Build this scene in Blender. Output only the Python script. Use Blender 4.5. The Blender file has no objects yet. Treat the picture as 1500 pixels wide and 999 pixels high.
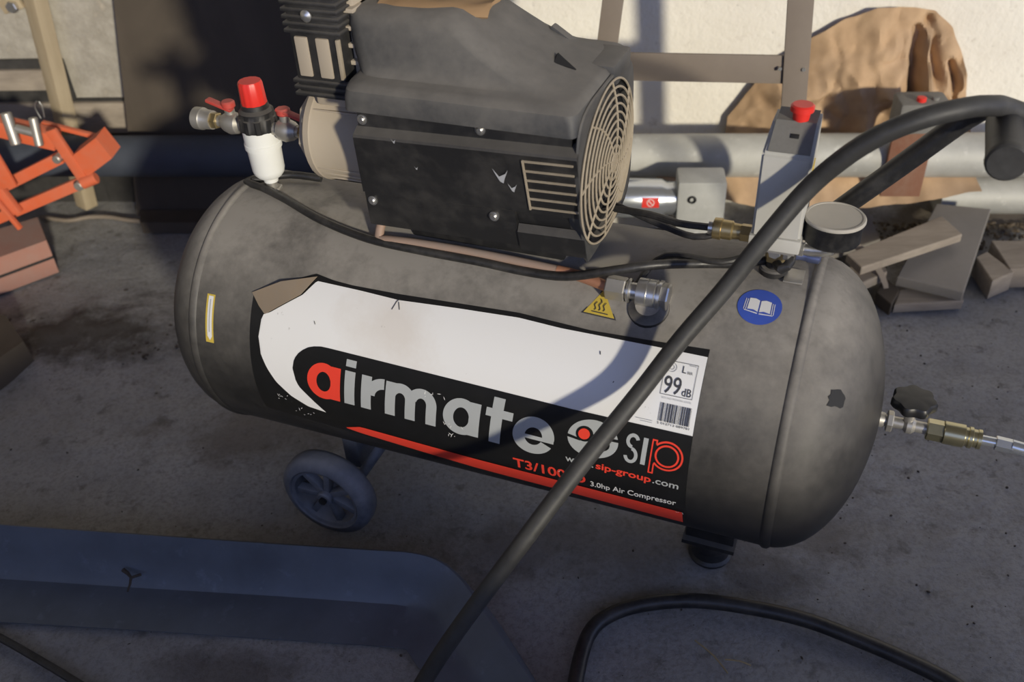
import bpy, bmesh, math, random
from math import sin, cos, pi, radians as rad, sqrt, atan2, hypot
from mathutils import Vector, Matrix, noise

random.seed(7)
S = bpy.context.scene
COL = S.collection

# ------------------------------------------------------------------ camera
FPX, PITCH, ROLL, HC = 1376.8, 0.6492, -0.0547, 1.1118
CP = Vector((0, 0, HC))
FWD = Vector((0, cos(PITCH), -sin(PITCH)))
_up = Vector((0, sin(PITCH), cos(PITCH)))
_rt = Vector((1, 0, 0))
RT = _rt * cos(ROLL) + _up * sin(ROLL)
UP = -_rt * sin(ROLL) + _up * cos(ROLL)
cam = bpy.data.cameras.new('camera')
cam.sensor_width = 36.0
cam.lens = 36.0 * FPX / 1500.0
cam.clip_start = 0.02
cam.dof.use_dof = True
cam.dof.focus_distance = 1.20
cam.dof.aperture_fstop = 4.5
camo = bpy.data.objects.new('camera', cam)
COL.objects.link(camo)
M = Matrix((RT, UP, -FWD)).transposed().to_4x4()
M.translation = CP
camo.matrix_world = M
S.camera = camo

# ------------------------------------------------------------------ light
wd = bpy.data.worlds.new('sky')
S.world = wd
wd.use_nodes = True
bg = wd.node_tree.nodes['Background']
bg.inputs[0].default_value = (0.40, 0.53, 1.0, 1)
bg.inputs[1].default_value = 1.2
sun = bpy.data.lights.new('sun', 'SUN')
sun.energy = 3.3
sun.color = (1.0, 0.91, 0.72)
sun.angle = rad(3.2)
suno = bpy.data.objects.new('sun', sun)
COL.objects.link(suno)
SUN = Vector((0.411, -0.911, 0.25)).normalized()
suno.rotation_euler = SUN.to_track_quat('Z', 'Y').to_euler()
suno.location = (3, -6, 2.5)
vs = S.view_settings
vs.view_transform = 'Standard'
vs.look = 'None'
vs.gamma = 1.0
vs.use_curve_mapping = False
vs.exposure = 0.0


# ------------------------------------------------------------------ frames
class Frame:
    def __init__(s, o, rz):
        s.o = Vector(o)
        s.rz = rz
        s.m = Matrix.Rotation(rz, 3, 'Z')

    def w(s, l):
        return s.o + s.m @ Vector(l)

    def l(s, w):
        return s.m.transposed() @ (Vector(w) - s.o)


WORLD = Frame((0, 0, 0), 0)
TANK = Frame((-0.0038, 1.0678, 0), -0.4086)          # x along the receiver, y to its back
WALL = Frame((0, 2.03, 0), math.atan(-0.117))        # x along the wall, y into it


def ray(px, py):
    return RT * ((px - 750) / FPX) - UP * ((py - 499.5) / FPX) + FWD


def hit(fr, px, py, ax, v):
    """point of frame fr seen at a photo pixel, on the plane ax = v of that frame"""
    d = fr.m.transposed() @ ray(px, py)
    c = fr.l(CP)
    t = (v - c[ax]) / d[ax]
    return c + d * t


def onwall(px, py, off):
    return hit(WALL, px, py, 1, -off)


def onz(px, py, z):
    return hit(WORLD, px, py, 2, z)


# ------------------------------------------------------------------ mesh building
class MB:
    def __init__(s):
        s.v = []
        s.f = []
        s.m = []

    def add(s, vs, fs, mi=0):
        o = len(s.v)
        s.v += [tuple(v) for v in vs]
        for f in fs:
            s.f.append(tuple(i + o for i in f))
            s.m.append(mi)
        return s

    def bm(s, b, mi=0):
        b.verts.index_update()
        s.add([v.co.copy() for v in b.verts], [[v.index for v in f.verts] for f in b.faces], mi)
        b.free()
        return s

    def box(s, c, size, bev=0.0, R=None, mi=0, seg=2):
        b = bmesh.new()
        bmesh.ops.create_cube(b, size=1)
        for v in b.verts:
            v.co = Vector((v.co.x * size[0], v.co.y * size[1], v.co.z * size[2]))
        if bev:
            bmesh.ops.bevel(b, geom=list(b.edges), offset=bev, segments=seg, affect='EDGES', profile=0.6)
        for v in b.verts:
            v.co = (R @ v.co if R is not None else v.co) + Vector(c)
        return s.bm(b, mi)

    def span(s, x0, x1, y0, y1, z0, z1, bev=0.0, mi=0):
        return s.box(((x0 + x1) / 2, (y0 + y1) / 2, (z0 + z1) / 2), (abs(x1 - x0), abs(y1 - y0), abs(z1 - z0)), bev, mi=mi)

    def lathe(s, p0, axis, prof, n=24, mi=0, mod=None, cap=True):
        """prof: list of (distance along axis, radius)"""
        a = Vector(axis).normalized()
        x = a.orthogonal().normalized()
        y = a.cross(x)
        p0 = Vector(p0)
        vs, fs = [], []
        for k, (d, r) in enumerate(prof):
            for i in range(n):
                t = 2 * pi * i / n
                rr = r * (mod(t, k) if mod else 1)
                vs.append(p0 + a * d + (x * cos(t) + y * sin(t)) * rr)
        for k in range(len(prof) - 1):
            for i in range(n):
                j = (i + 1) % n
                fs.append((k * n + i, k * n + j, (k + 1) * n + j, (k + 1) * n + i))
        if cap and prof[0][1] > 1e-6:
            fs.append(tuple(range(n - 1, -1, -1)))
        if cap and prof[-1][1] > 1e-6:
            fs.append(tuple((len(prof) - 1) * n + i for i in range(n)))
        return s.add(vs, fs, mi)

    def cyl(s, p0, p1, r, r2=None, n=20, bev=0.0, mi=0):
        p0, p1 = Vector(p0), Vector(p1)
        L = (p1 - p0).length
        r2 = r if r2 is None else r2
        pr = [(0, r), (L, r2)] if not bev else [(0, r - bev), (bev, r), (L - bev, r2), (L, r2 - bev)]
        return s.lathe(p0, p1 - p0, pr, n, mi)

    def hexa(s, p0, p1, r, mi=0):
        return s.cyl(p0, p1, r, n=6, bev=r * 0.1, mi=mi)

    def tube(s, pts, r, n=10, mi=0, cap=True, sm=True, step=0.012):
        pts = [Vector(p) for p in pts]
        if sm:
            pts = spline(pts, step)
        rs = r if callable(r) else (lambda t: r)
        vs, fs = [], []
        T = [(pts[min(i + 1, len(pts) - 1)] - pts[max(i - 1, 0)]).normalized() for i in range(len(pts))]
        x = T[0].orthogonal().normalized()
        for i, p in enumerate(pts):
            x = (x - T[i] * x.dot(T[i])).normalized()
            y = T[i].cross(x)
            rr = rs(i / (len(pts) - 1))
            for k in range(n):
                t = 2 * pi * k / n
                vs.append(p + (x * cos(t) + y * sin(t)) * rr)
        for i in range(len(pts) - 1):
            for k in range(n):
                j = (k + 1) % n
                fs.append((i * n + k, i * n + j, (i + 1) * n + j, (i + 1) * n + k))
        if cap:
            fs.append(tuple(range(n - 1, -1, -1)))
            fs.append(tuple((len(pts) - 1) * n + k for k in range(n)))
        return s.add(vs, fs, mi)

    def torus(s, c, axis, R, r, n=48, m=8, mi=0, sq=1.0):
        a = Vector(axis).normalized()
        x = a.orthogonal().normalized()
        y = a.cross(x)
        vs, fs = [], []
        for i in range(n):
            t = 2 * pi * i / n
            d = x * cos(t) + y * sin(t)
            for k in range(m):
                q = 2 * pi * k / m
                vs.append(Vector(c) + d * (R + r * cos(q)) + a * (r * sq * sin(q)))
        for i in range(n):
            for k in range(m):
                fs.append((i * m + k, ((i + 1) % n) * m + k, ((i + 1) % n) * m + (k + 1) % m, i * m + (k + 1) % m))
        return s.add(vs, fs, mi)

    def slab(s, top, dn, mi=0):
        """a top polygon pushed along dn"""
        n = len(top)
        top = [Vector(p) for p in top]
        vs = top + [p + Vector(dn) for p in top]
        fs = [tuple(range(n)), tuple(range(2 * n - 1, n - 1, -1))]
        fs += [(i, i + n, (i + 1) % n + n, (i + 1) % n) for i in range(n)]
        b = bmesh.new()
        bv = [b.verts.new(v) for v in vs]
        for f in fs:
            b.faces.new([bv[i] for i in f])
        bmesh.ops.recalc_face_normals(b, faces=b.faces)
        return s.bm(b, mi)

    def loft(s, rings, mi=0, cap=True):
        n = len(rings[0])
        vs = [p for r in rings for p in r]
        fs = []
        for k in range(len(rings) - 1):
            for i in range(n):
                j = (i + 1) % n
                fs.append((k * n + i, k * n + j, (k + 1) * n + j, (k + 1) * n + i))
        if cap:
            fs.append(tuple(range(n - 1, -1, -1)))
            fs.append(tuple((len(rings) - 1) * n + i for i in range(n)))
        return s.add(vs, fs, mi)

    def build(s, name, mat, parent=None, smooth=35, base=None, frame=None, recalc=True):
        """parent: Thing or part object. base/frame: for a top-level mesh"""
        me = bpy.data.meshes.new(name)
        if parent is not None:
            base = Vector(parent['_b'])
        else:
            base = Vector(base if base is not None else (0, 0, 0))
        me.from_pydata([tuple(Vector(v) - base) for v in s.v], [], s.f)
        mats = mat if isinstance(mat, (list, tuple)) else [mat]
        for m in mats:
            me.materials.append(m)
        if len(mats) > 1:
            me.polygons.foreach_set('material_index', s.m)
        if recalc:
            b = bmesh.new()
            b.from_mesh(me)
            bmesh.ops.recalc_face_normals(b, faces=b.faces)
            b.to_mesh(me)
            b.free()
        if smooth:
            me.polygons.foreach_set('use_smooth', [True] * len(me.polygons))
            me.set_sharp_from_angle(angle=rad(smooth))
        me.update()
        o = bpy.data.objects.new(name, me)
        COL.objects.link(o)
        if parent is not None:
            o.parent = parent
            o['_b'] = tuple(base)
        else:
            fr = frame or WORLD
            o.location = fr.w(base)
            o.rotation_euler = (0, 0, fr.rz)
        return o


def spline(P, step):
    out = []
    n = len(P)
    for i in range(n - 1):
        a, b = P[i], P[i + 1]
        p0 = P[i - 1] if i else a * 2 - b
        p3 = P[i + 2] if i + 2 < n else b * 2 - a
        k = max(2, int((b - a).length / step))
        for j in range(k):
            t = j / k
            out.append(0.5 * ((2 * a) + (b - p0) * t + (2 * p0 - 5 * a + 4 * b - p3) * t * t + (3 * a - p0 - 3 * b + p3) * t ** 3))
    out.append(P[-1])
    return out


def thing(name, label, cat, base, frame=WORLD, group=None):
    o = bpy.data.objects.new(name, None)
    COL.objects.link(o)
    o.empty_display_size = 0.05
    o.location = frame.w(base)
    o.rotation_euler = (0, 0, frame.rz)
    o['_b'] = tuple(base)
    return tag(o, label, cat, group)


def tag(o, label=None, cat=None, group=None, kind=None):
    if label:
        o['label'] = label
    if cat:
        o['category'] = cat
    if group:
        o['group'] = group
    if kind:
        o['kind'] = kind
    return o


def RX(a): return Matrix.Rotation(a, 3, 'X')
def RY(a): return Matrix.Rotation(a, 3, 'Y')
def RZ(a): return Matrix.Rotation(a, 3, 'Z')


# ------------------------------------------------------------------ materials
class Nodes:
    def __init__(s, name):
        s.mat = bpy.data.materials.new(name)
        s.mat.use_nodes = True
        s.t = s.mat.node_tree
        s.b = s.t.nodes['Principled BSDF']
        s.tc = s.t.nodes.new('ShaderNodeTexCoord')

    def n(s, typ, **kw):
        x = s.t.nodes.new(typ)
        for k, v in kw.items():
            setattr(x, k, v)
        return x

    def link(s, a, b):
        s.t.links.new(a, b)

    def noise(s, scale, detail=6, rough=0.6, stretch=None, dist=0.0):
        x = s.n('ShaderNodeTexNoise')
        x.inputs['Scale'].default_value = scale
        x.inputs['Detail'].default_value = detail
        x.inputs['Roughness'].default_value = rough
        x.inputs['Distortion'].default_value = dist
        if stretch:
            mp = s.n('ShaderNodeMapping')
            mp.inputs['Scale'].default_value = stretch
            s.link(s.tc.outputs['Object'], mp.inputs[0])
            s.link(mp.outputs[0], x.inputs['Vector'])
        else:
            s.link(s.tc.outputs['Object'], x.inputs['Vector'])
        return x.outputs['Fac']

    def ramp(s, src, stops):
        x = s.n('ShaderNodeValToRGB')
        e = x.color_ramp.elements
        while len(e) < len(stops):
            e.new(0.5)
        for el, (p, c) in zip(e, stops):
            el.position = p
            c = c if hasattr(c, '__len__') else (c, c, c)
            el.color = (*c[:3], 1)
        s.link(src, x.inputs[0])
        return x.outputs[0]

    def mix(s, f, a, b, mode='MIX'):
        x = s.n('ShaderNodeMix', data_type='RGBA', blend_type=mode)
        for sock, v in ((x.inputs[0], f), (x.inputs[6], a), (x.inputs[7], b)):
            if hasattr(v, 'is_linked'):
                s.link(v, sock)
            elif hasattr(v, '__len__'):
                sock.default_value = (*v[:3], 1)
            else:
                sock.default_value = v
        return x.outputs[2]

    def math(s, op, a, b=0.0):
        x = s.n('ShaderNodeMath', operation=op)
        for sock, v in ((x.inputs[0], a), (x.inputs[1], b)):
            if hasattr(v, 'is_linked'):
                s.link(v, sock)
            else:
                sock.default_value = v
        return x.outputs[0]

    def upz(s):
        g = s.n('ShaderNodeNewGeometry')
        x = s.n('ShaderNodeSeparateXYZ')
        s.link(g.outputs['Normal'], x.inputs[0])
        return x.outputs[2]

    def bump(s, h, strength, dist=0.002):
        x = s.n('ShaderNodeBump')
        x.inputs['Strength'].default_value = strength
        x.inputs['Distance'].default_value = dist
        s.link(h, x.inputs['Height'])
        s.link(x.outputs[0], s.b.inputs['Normal'])

    def col(s, c):
        if hasattr(c, 'is_linked'):
            s.link(c, s.b.inputs['Base Color'])
        else:
            s.b.inputs['Base Color'].default_value = (*c[:3], 1)

    def set(s, rough=0.6, metal=0.0, spec=None, coat=None):
        if hasattr(rough, 'is_linked'):
            s.link(rough, s.b.inputs['Roughness'])
        else:
            s.b.inputs['Roughness'].default_value = rough
        s.b.inputs['Metallic'].default_value = metal
        if spec is not None:
            s.b.inputs['Specular IOR Level'].default_value = spec
        return s.mat


DUST = (0.235, 0.218, 0.195)


def dusty(name, base, rough=0.5, metal=0.0, amount=0.35, scale=9.0, up=0.55, dust=DUST, bump=0.12, spec=0.4):
    """a surface with settled dust: thicker where it faces up, patchy by noise"""
    k = Nodes(name)
    n1 = k.noise(scale, 8, 0.65)
    n2 = k.noise(scale * 7, 4, 0.6)
    z = k.math('MULTIPLY', k.math('MAXIMUM', k.upz(), 0.0), up)
    h = k.math('ADD', k.math('MULTIPLY', k.math('SUBTRACT', n1, 0.5), 1.5), k.math('MULTIPLY', k.math('SUBTRACT', n2, 0.5), 0.7))
    f = k.math('ADD', k.math('ADD', z, amount * 0.35), k.math('MULTIPLY', h, 0.25 + amount))
    fc = k.n('ShaderNodeClamp')
    fc.inputs[2].default_value = 0.93
    k.link(f, fc.inputs[0])
    k.col(k.mix(fc.outputs[0], base, dust))
    rg = k.math('ADD', k.math('MULTIPLY', fc.outputs[0], 0.95 - rough), rough)
    if metal:
        k.link(k.math('MULTIPLY', k.math('SUBTRACT', 1.0, fc.outputs[0]), metal), k.b.inputs['Metallic'])
        m = k.set(rg, metal, spec)
    else:
        m = k.set(rg, 0, spec)
    if bump:
        k.bump(k.math('ADD', n1, n2), bump)
    return m


def plain(name, c, rough=0.5, metal=0.0, var=0.15, scale=30.0, spec=0.5):
    k = Nodes(name)
    n1 = k.noise(scale, 4, 0.6)
    k.col(k.mix(n1, tuple(x * (1 - var) for x in c), tuple(min(1, x * (1 + var)) for x in c)))
    k.bump(n1, 0.05, 0.001)
    return k.set(rough, metal, spec)


def wood(name, a, b, stretch=(3, 40, 40), rough=0.85):
    k = Nodes(name)
    n1 = k.noise(1.0, 8, 0.65, stretch, 0.6)
    n2 = k.noise(14, 6, 0.6)
    k.col(k.mix(k.math('MULTIPLY', n2, 0.5), k.ramp(n1, [(0.3, a), (0.7, b)]), tuple(x * 0.7 for x in a)))
    k.bump(n1, 0.3, 0.002)
    return k.set(rough, 0, 0.25)


def patch(k, c, size, wob, n, stops):
    """a stain of its own shape: noisy blob about c"""
    m = k.n('ShaderNodeMapping')
    m.inputs['Location'].default_value = (-c[0] / size[0], -c[1] / size[1], 0)
    m.inputs['Scale'].default_value = (1 / size[0], 1 / size[1], 0)
    k.link(k.tc.outputs['Object'], m.inputs[0])
    v = k.n('ShaderNodeVectorMath', operation='LENGTH')
    k.link(m.outputs[0], v.inputs[0])
    return k.ramp(k.math('ADD', v.outputs['Value'], k.math('MULTIPLY', k.math('SUBTRACT', n, 0.5), wob)), stops)


def ground():
    k = Nodes('dusty_concrete')
    n1 = k.noise(2.2, 8, 0.6)
    n2 = k.noise(26, 8, 0.7)
    n3 = k.noise(140, 4, 0.7)
    n4 = k.noise(9, 8, 0.7)
    c = k.ramp(n1, [(0.25, (0.245, 0.242, 0.240)), (0.55, (0.335, 0.331, 0.327)), (0.75, (0.40, 0.394, 0.388))])
    c = k.mix(k.ramp(n4, [(0.30, 0.55), (0.52, 0.0)]), c, (0.22, 0.212, 0.204))
    c = k.mix(k.ramp(n2, [(0.33, 0.7), (0.44, 0.0)]), c, (0.12, 0.112, 0.103))
    c = k.mix(k.ramp(n3, [(0.35, 0.55), (0.55, 0.0)]), c, (0.18, 0.172, 0.164))
    for cc, sz, col, a in (((-0.86, 1.57), (0.30, 0.13), (0.055, 0.046, 0.038), 0.85), ((-0.45, 1.25), (0.22, 0.10), (0.13, 0.105, 0.08), 0.55), ((-0.42, 0.76), (0.13, 0.05), (0.10, 0.085, 0.07), 0.6), ((0.36, 0.86), (0.11, 0.06), (0.09, 0.08, 0.07), 0.6), ((1.2, 1.83), (0.6, 0.09), (0.11, 0.085, 0.058), 0.8), ((0.2, 0.95), (0.5, 0.10), (0.14, 0.118, 0.095), 0.5)):
        c = k.mix(patch(k, cc, sz, 2.2, n4, [(0.35, a), (1.0, 0.0)]), c, col)
    k.col(c)
    k.bump(k.math('ADD', k.math('ADD', n2, n4), k.math('MULTIPLY', n3, 0.4)), 0.6, 0.006)
    return k.set(0.95, 0, 0.2)


def wallmat():
    k = Nodes('whitewashed_render')
    n1 = k.noise(3.0, 6, 0.6)
    n2 = k.noise(22, 6, 0.65)
    n3 = k.noise(75, 3, 0.6)
    c = k.ramp(n1, [(0.3, (0.72, 0.68, 0.60)), (0.7, (0.86, 0.83, 0.75))])
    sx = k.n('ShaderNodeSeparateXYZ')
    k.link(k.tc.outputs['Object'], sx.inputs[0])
    c = k.mix(k.ramp(k.math('ADD', sx.outputs[0], 1.0), [(0.45, 1.0), (0.75, 0.0)]), c, k.ramp(n2, [(0.3, (0.27, 0.25, 0.215)), (0.65, (0.42, 0.395, 0.35))]))  # left part darker and greyer: weaker light there painted into the colour
    c = k.mix(k.ramp(n2, [(0.28, 0.8), (0.40, 0.0)]), c, (0.48, 0.43, 0.36))
    c = k.mix(k.ramp(n3, [(0.24, 0.8), (0.31, 0.0)]), c, (0.20, 0.17, 0.14))
    k.col(c)
    k.bump(k.math('ADD', n2, n3), 0.35, 0.006)
    return k.set(0.9, 0, 0.2)


def galv(name, c, rough=0.45, metal=0.6, dust=0.3):
    k = Nodes(name)
    n1 = k.noise(7, 8, 0.65)
    n2 = k.noise(40, 5, 0.6)
    a = k.mix(k.ramp(n1, [(0.35, 0.0), (0.65, 1.0)]), tuple(x * 0.72 for x in c), c)
    a = k.mix(k.ramp(n2, [(0.6, 0.0), (0.72, dust)]), a, tuple(min(1, x * 1.7) for x in c))
    k.col(a)
    k.bump(n1, 0.1, 0.002)
    return k.set(k.math('ADD', k.math('MULTIPLY', n1, 0.3), rough), metal, 0.5)


def tank_paint():
    k = Nodes('dusty_black_paint')
    n1 = k.noise(4.5, 8, 0.62)
    n2 = k.noise(26, 6, 0.65)
    n3 = k.noise(3.0, 4, 0.5, (1, 4, 4))
    z = k.upz()
    zz = k.ramp(k.math('ADD', k.math('MULTIPLY', z, 0.5), 0.5), [(0.24, 0.0), (0.42, 0.035), (0.55, 0.11), (0.70, 0.26), (0.84, 0.48), (0.97, 0.90)])
    n4 = k.noise(90, 3, 0.6)
    h = k.math('MULTIPLY', k.math('SUBTRACT', k.math('ADD', k.math('ADD', k.math('MULTIPLY', n1, 0.6), k.math('MULTIPLY', n2, 0.25)), k.math('MULTIPLY', n4, 0.15)), 0.5), 2.2)
    f = k.math('ADD', zz, k.math('MULTIPLY', h, k.math('ADD', k.math('MULTIPLY', zz, 1.7), 0.10)))
    fc = k.n('ShaderNodeClamp')
    fc.inputs[2].default_value = 0.95
    k.link(f, fc.inputs[0])
    d = k.mix(n3, (0.225, 0.210, 0.188), (0.36, 0.335, 0.300))
    k.col(k.mix(fc.outputs[0], (0.012, 0.012, 0.013), d))
    k.bump(k.math('ADD', n1, n2), 0.08, 0.002)
    return k.set(k.math('ADD', k.math('MULTIPLY', fc.outputs[0], 0.5), 0.42), 0, 0.4)


MT = dict(
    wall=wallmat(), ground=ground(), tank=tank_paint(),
    plastic=dusty('dusty_black_plastic', (0.014, 0.014, 0.015), 0.5, 0, 0.05, 8, 0.42),
    shroud=dusty('dusty_grey_plastic_shroud', (0.036, 0.038, 0.041), 0.5, 0, 0.34, 7, 0.52, (0.25, 0.232, 0.205)),
    dark=plain('matt_black', (0.012, 0.012, 0.013), 0.7),
    rubber=dusty('dusty_rubber_hose', (0.035, 0.034, 0.032), 0.5, 0, 0.18, 14, 0.12, (0.14, 0.138, 0.132)),
    cable=dusty('black_cable_rubber', (0.016, 0.016, 0.017), 0.4, 0, 0.05, 20, 0.07, spec=0.5),
    tyre=dusty('grey_rubber_tyre', (0.085, 0.095, 0.115), 0.7, 0, 0.35, 12, 0.5, (0.33, 0.34, 0.37)),
    grille=dusty('dust_caked_grille', (0.30, 0.25, 0.18), 0.85, 0, 0.55, 12, 0.3, (0.50, 0.43, 0.33)),
    alu=dusty('dusty_cast_aluminium', (0.42, 0.36, 0.28), 0.6, 0.05, 0.4, 8, 0.25, (0.42, 0.35, 0.26)),
    steel=plain('bright_steel', (0.62, 0.61, 0.58), 0.32, 0.9, 0.2),
    zinc=plain('dull_zinc', (0.45, 0.43, 0.39), 0.45, 0.7, 0.25),
    brass=plain('tarnished_brass', (0.42, 0.33, 0.17), 0.36, 0.85, 0.25),
    goldzinc=plain('yellow_passivated_zinc', (0.46, 0.42, 0.27), 0.28, 0.9, 0.2),
    copper=plain('dusty_copper', (0.52, 0.25, 0.15), 0.5, 0.4, 0.2),
    dustpipe=dusty('dusty_pink_pipe', (0.36, 0.24, 0.18), 0.6, 0.1, 0.35, 10, 0.3),
    red=plain('red_plastic', (0.72, 0.035, 0.025), 0.4, 0, 0.12),
    faded=dusty('faded_red_plastic', (0.52, 0.06, 0.045), 0.5, 0, 0.15, 20, 0.2),
    white=plain('white_plastic', (0.78, 0.79, 0.76), 0.35, 0, 0.06),
    grey=dusty('grey_switch_plastic', (0.50, 0.49, 0.45), 0.5, 0, 0.10, 12, 0.0, bump=0.03),
    greytop=dusty('dust_filmed_grey_plastic', (0.20, 0.195, 0.18), 0.7, 0, 0.3, 40, 0.25, (0.12, 0.11, 0.10)),
    gauge=dusty('gauge_black_case', (0.010, 0.010, 0.011), 0.45, 0, 0.04, 20, 0.1),
    dial=dusty('dust_covered_gauge_glass', (0.40, 0.38, 0.33), 0.45, 0, 0.6, 14, 0.3, (0.50, 0.46, 0.39), bump=0.02),
    frame=dusty('brown_grey_steel', (0.20, 0.165, 0.135), 0.65, 0, 0.35, 10, 0.2, (0.26, 0.22, 0.18)),
    orange=dusty('orange_enamel', (0.66, 0.13, 0.05), 0.55, 0, 0.28, 12, 0.2, (0.46, 0.24, 0.17)),
    rust=dusty('rusty_iron', (0.20, 0.085, 0.05), 0.85, 0, 0.4, 14, 0.3, (0.28, 0.21, 0.16)),
    redrust=dusty('worn_red_timber', (0.34, 0.16, 0.12), 0.85, 0, 0.45, 9, 0.3, (0.30, 0.25, 0.22)),
    board=wood('dark_brown_board', (0.075, 0.062, 0.05), (0.115, 0.095, 0.075), (6, 6, 2)),
    timber=wood('pale_timber', (0.36, 0.29, 0.19), (0.48, 0.40, 0.28), (30, 30, 2)),
    oldwood=wood('old_grey_wood', (0.24, 0.205, 0.17), (0.42, 0.365, 0.30), (6, 30, 40)),
    woodend=wood('sawn_wood_end', (0.34, 0.26, 0.18), (0.48, 0.38, 0.27), (30, 30, 30)),
    panel=dusty('grey_fibre_panel', (0.21, 0.195, 0.18), 0.85, 0, 0.3, 10, 0.2, (0.28, 0.26, 0.24)),
    galv=galv('galvanised_sheet', (0.17, 0.20, 0.25), 0.45, 0.5),
    pipe=galv('galvanised_pipe', (0.52, 0.52, 0.49), 0.5, 0.25, 0.3),
    shaded=galv('shaded_pipe', (0.060, 0.072, 0.100), 0.5, 0.1, 0.2),  # dark version of the pipe metal, shade put into its colour
    darkstrip=dusty('dark_wall_strip', (0.028, 0.027, 0.027), 0.9, 0, 0.3, 12, 0.2, (0.09, 0.085, 0.08)),
    greysteel=galv('grey_painted_steel', (0.50, 0.51, 0.50), 0.5, 0.1, 0.2),
    knob=plain('black_moulded_knob', (0.016, 0.016, 0.017), 0.42, 0, 0.2, 60),
    bluesteel=plain('blue_tinted_steel', (0.10, 0.12, 0.22), 0.35, 0.5, 0.2),
    chrome=plain('polished_cover', (0.55, 0.58, 0.62), 0.22, 0.8, 0.1),
    leather=dusty('tan_cardboard', (0.34, 0.215, 0.11), 0.85, 0, 0.3, 14, 0.15, (0.27, 0.18, 0.10)),
    straw=plain('dry_straw', (0.34, 0.27, 0.15), 0.9),
    earth=dusty('brown_earth', (0.10, 0.075, 0.048), 0.95, 0, 0.3, 30, 0.2, (0.22, 0.18, 0.13)),
    soil=dusty('dark_soil', (0.05, 0.04, 0.032), 0.95, 0, 0.3, 30, 0.2, (0.12, 0.10, 0.085)),
    p_black=plain('print_black', (0.010, 0.010, 0.010), 0.38, 0, 0.3, 60),
    p_grey=plain('print_silver', (0.40, 0.42, 0.43), 0.4, 0, 0.06),
    p_red=plain('print_red', (0.80, 0.060, 0.035), 0.4, 0, 0.06),
    p_blue=plain('print_blue', (0.05, 0.10, 0.46), 0.45, 0, 0.15),
    p_yellow=plain('print_yellow', (0.58, 0.43, 0.07), 0.5, 0, 0.12),
    p_dark=plain('print_dark_grey', (0.05, 0.05, 0.055), 0.5, 0, 0.1),
    p_text=plain('print_white', (0.75, 0.75, 0.74), 0.45, 0, 0.05),
    p_faint=plain('print_faint_grey', (0.42, 0.43, 0.45), 0.5, 0, 0.1),
)


def label_white():
    k = Nodes('label_white_vinyl')
    n1 = k.noise(14, 8, 0.7)
    n2 = k.noise(60, 4, 0.6)
    g = k.n('ShaderNodeVectorMath', operation='DISTANCE')
    k.link(k.tc.outputs['Object'], g.inputs[0])
    g.inputs[1].default_value = (-0.098, -0.155, 0.412)
    near = k.ramp(k.math('ADD', k.math('MULTIPLY', g.outputs['Value'], 9.0), k.math('MULTIPLY', k.math('SUBTRACT', n1, 0.5), 1.4)), [(0.1, 0.30), (0.75, 0.0)])
    c = k.mix(near, (0.80, 0.80, 0.80), (0.48, 0.38, 0.28))
    c = k.mix(k.ramp(n2, [(0.24, 0.6), (0.30, 0.0)]), c, (0.3, 0.28, 0.26))
    k.col(c)
    return k.set(0.32, 0, 0.5)


def kraft():
    k = Nodes('brown_kraft_paper')
    n1 = k.noise(12, 8, 0.6)
    n2 = k.noise(5, 3, 0.5)
    c = k.ramp(n1, [(0.3, (0.38, 0.25, 0.145)), (0.7, (0.58, 0.40, 0.245))])
    c = k.mix(k.ramp(n2, [(0.45, 0.0), (0.7, 0.6)]), c, (0.26, 0.20, 0.155))
    k.col(c)
    return k.set(0.8, 0, 0.25)


MT['p_white'] = label_white()
MT['kraft'] = kraft()


# ------------------------------------------------------------------ the setting
def floor():
    b = MB()
    nx, ny = 190, 170
    x0, x1, y0, y1 = -1.9, 1.9, 0.25, 2.35
    def hgt(x, y):
        e = min((x - x0), (x1 - x), (y - y0)) / 0.25
        h = 0.0035 * noise.noise((x * 4, y * 4, 0.3)) + 0.0022 * noise.noise((x * 15, y * 15, 3)) + 0.0016 * noise.noise((x * 42, y * 42, 7))
        d = hypot((x + 0.86) / 0.22, (y - 1.58) / 0.10)          # trodden heap of soil by the orange linkage
        h += 0.016 * math.exp(-d * d) * (0.7 + 0.9 * noise.noise((x * 22, y * 22, 1)))
        wy = 2.03 - 0.117 * x
        h += 0.03 * max(0, 1 - (wy - y) / 0.16) * (0.6 + 0.6 * noise.noise((x * 12, y * 12, 9))) if x > 0.7 else 0
        return h * max(0, min(1, e)) - 0.003
    vs = [(x0 + (x1 - x0) * i / nx, y0 + (y1 - y0) * j / ny, 0) for j in range(ny + 1) for i in range(nx + 1)]
    vs = [(x, y, hgt(x, y)) for x, y, _ in vs]
    fs = [(j * (nx + 1) + i, j * (nx + 1) + i + 1, (j + 1) * (nx + 1) + i + 1, (j + 1) * (nx + 1) + i) for j in range(ny) for i in range(nx)]
    b.add(vs, fs)
    def quad(ax, bx, ay, by):
        b.add([(ax, ay, -0.003), (bx, ay, -0.003), (bx, by, -0.003), (ax, by, -0.003)], [(0, 1, 2, 3)])
    quad(-6, x0, -9, 3); quad(x1, 9, -9, 3); quad(x0, x1, -9, y0)
    tag(b.build('floor', MT['ground'], smooth=180, recalc=False), kind='structure')


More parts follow.
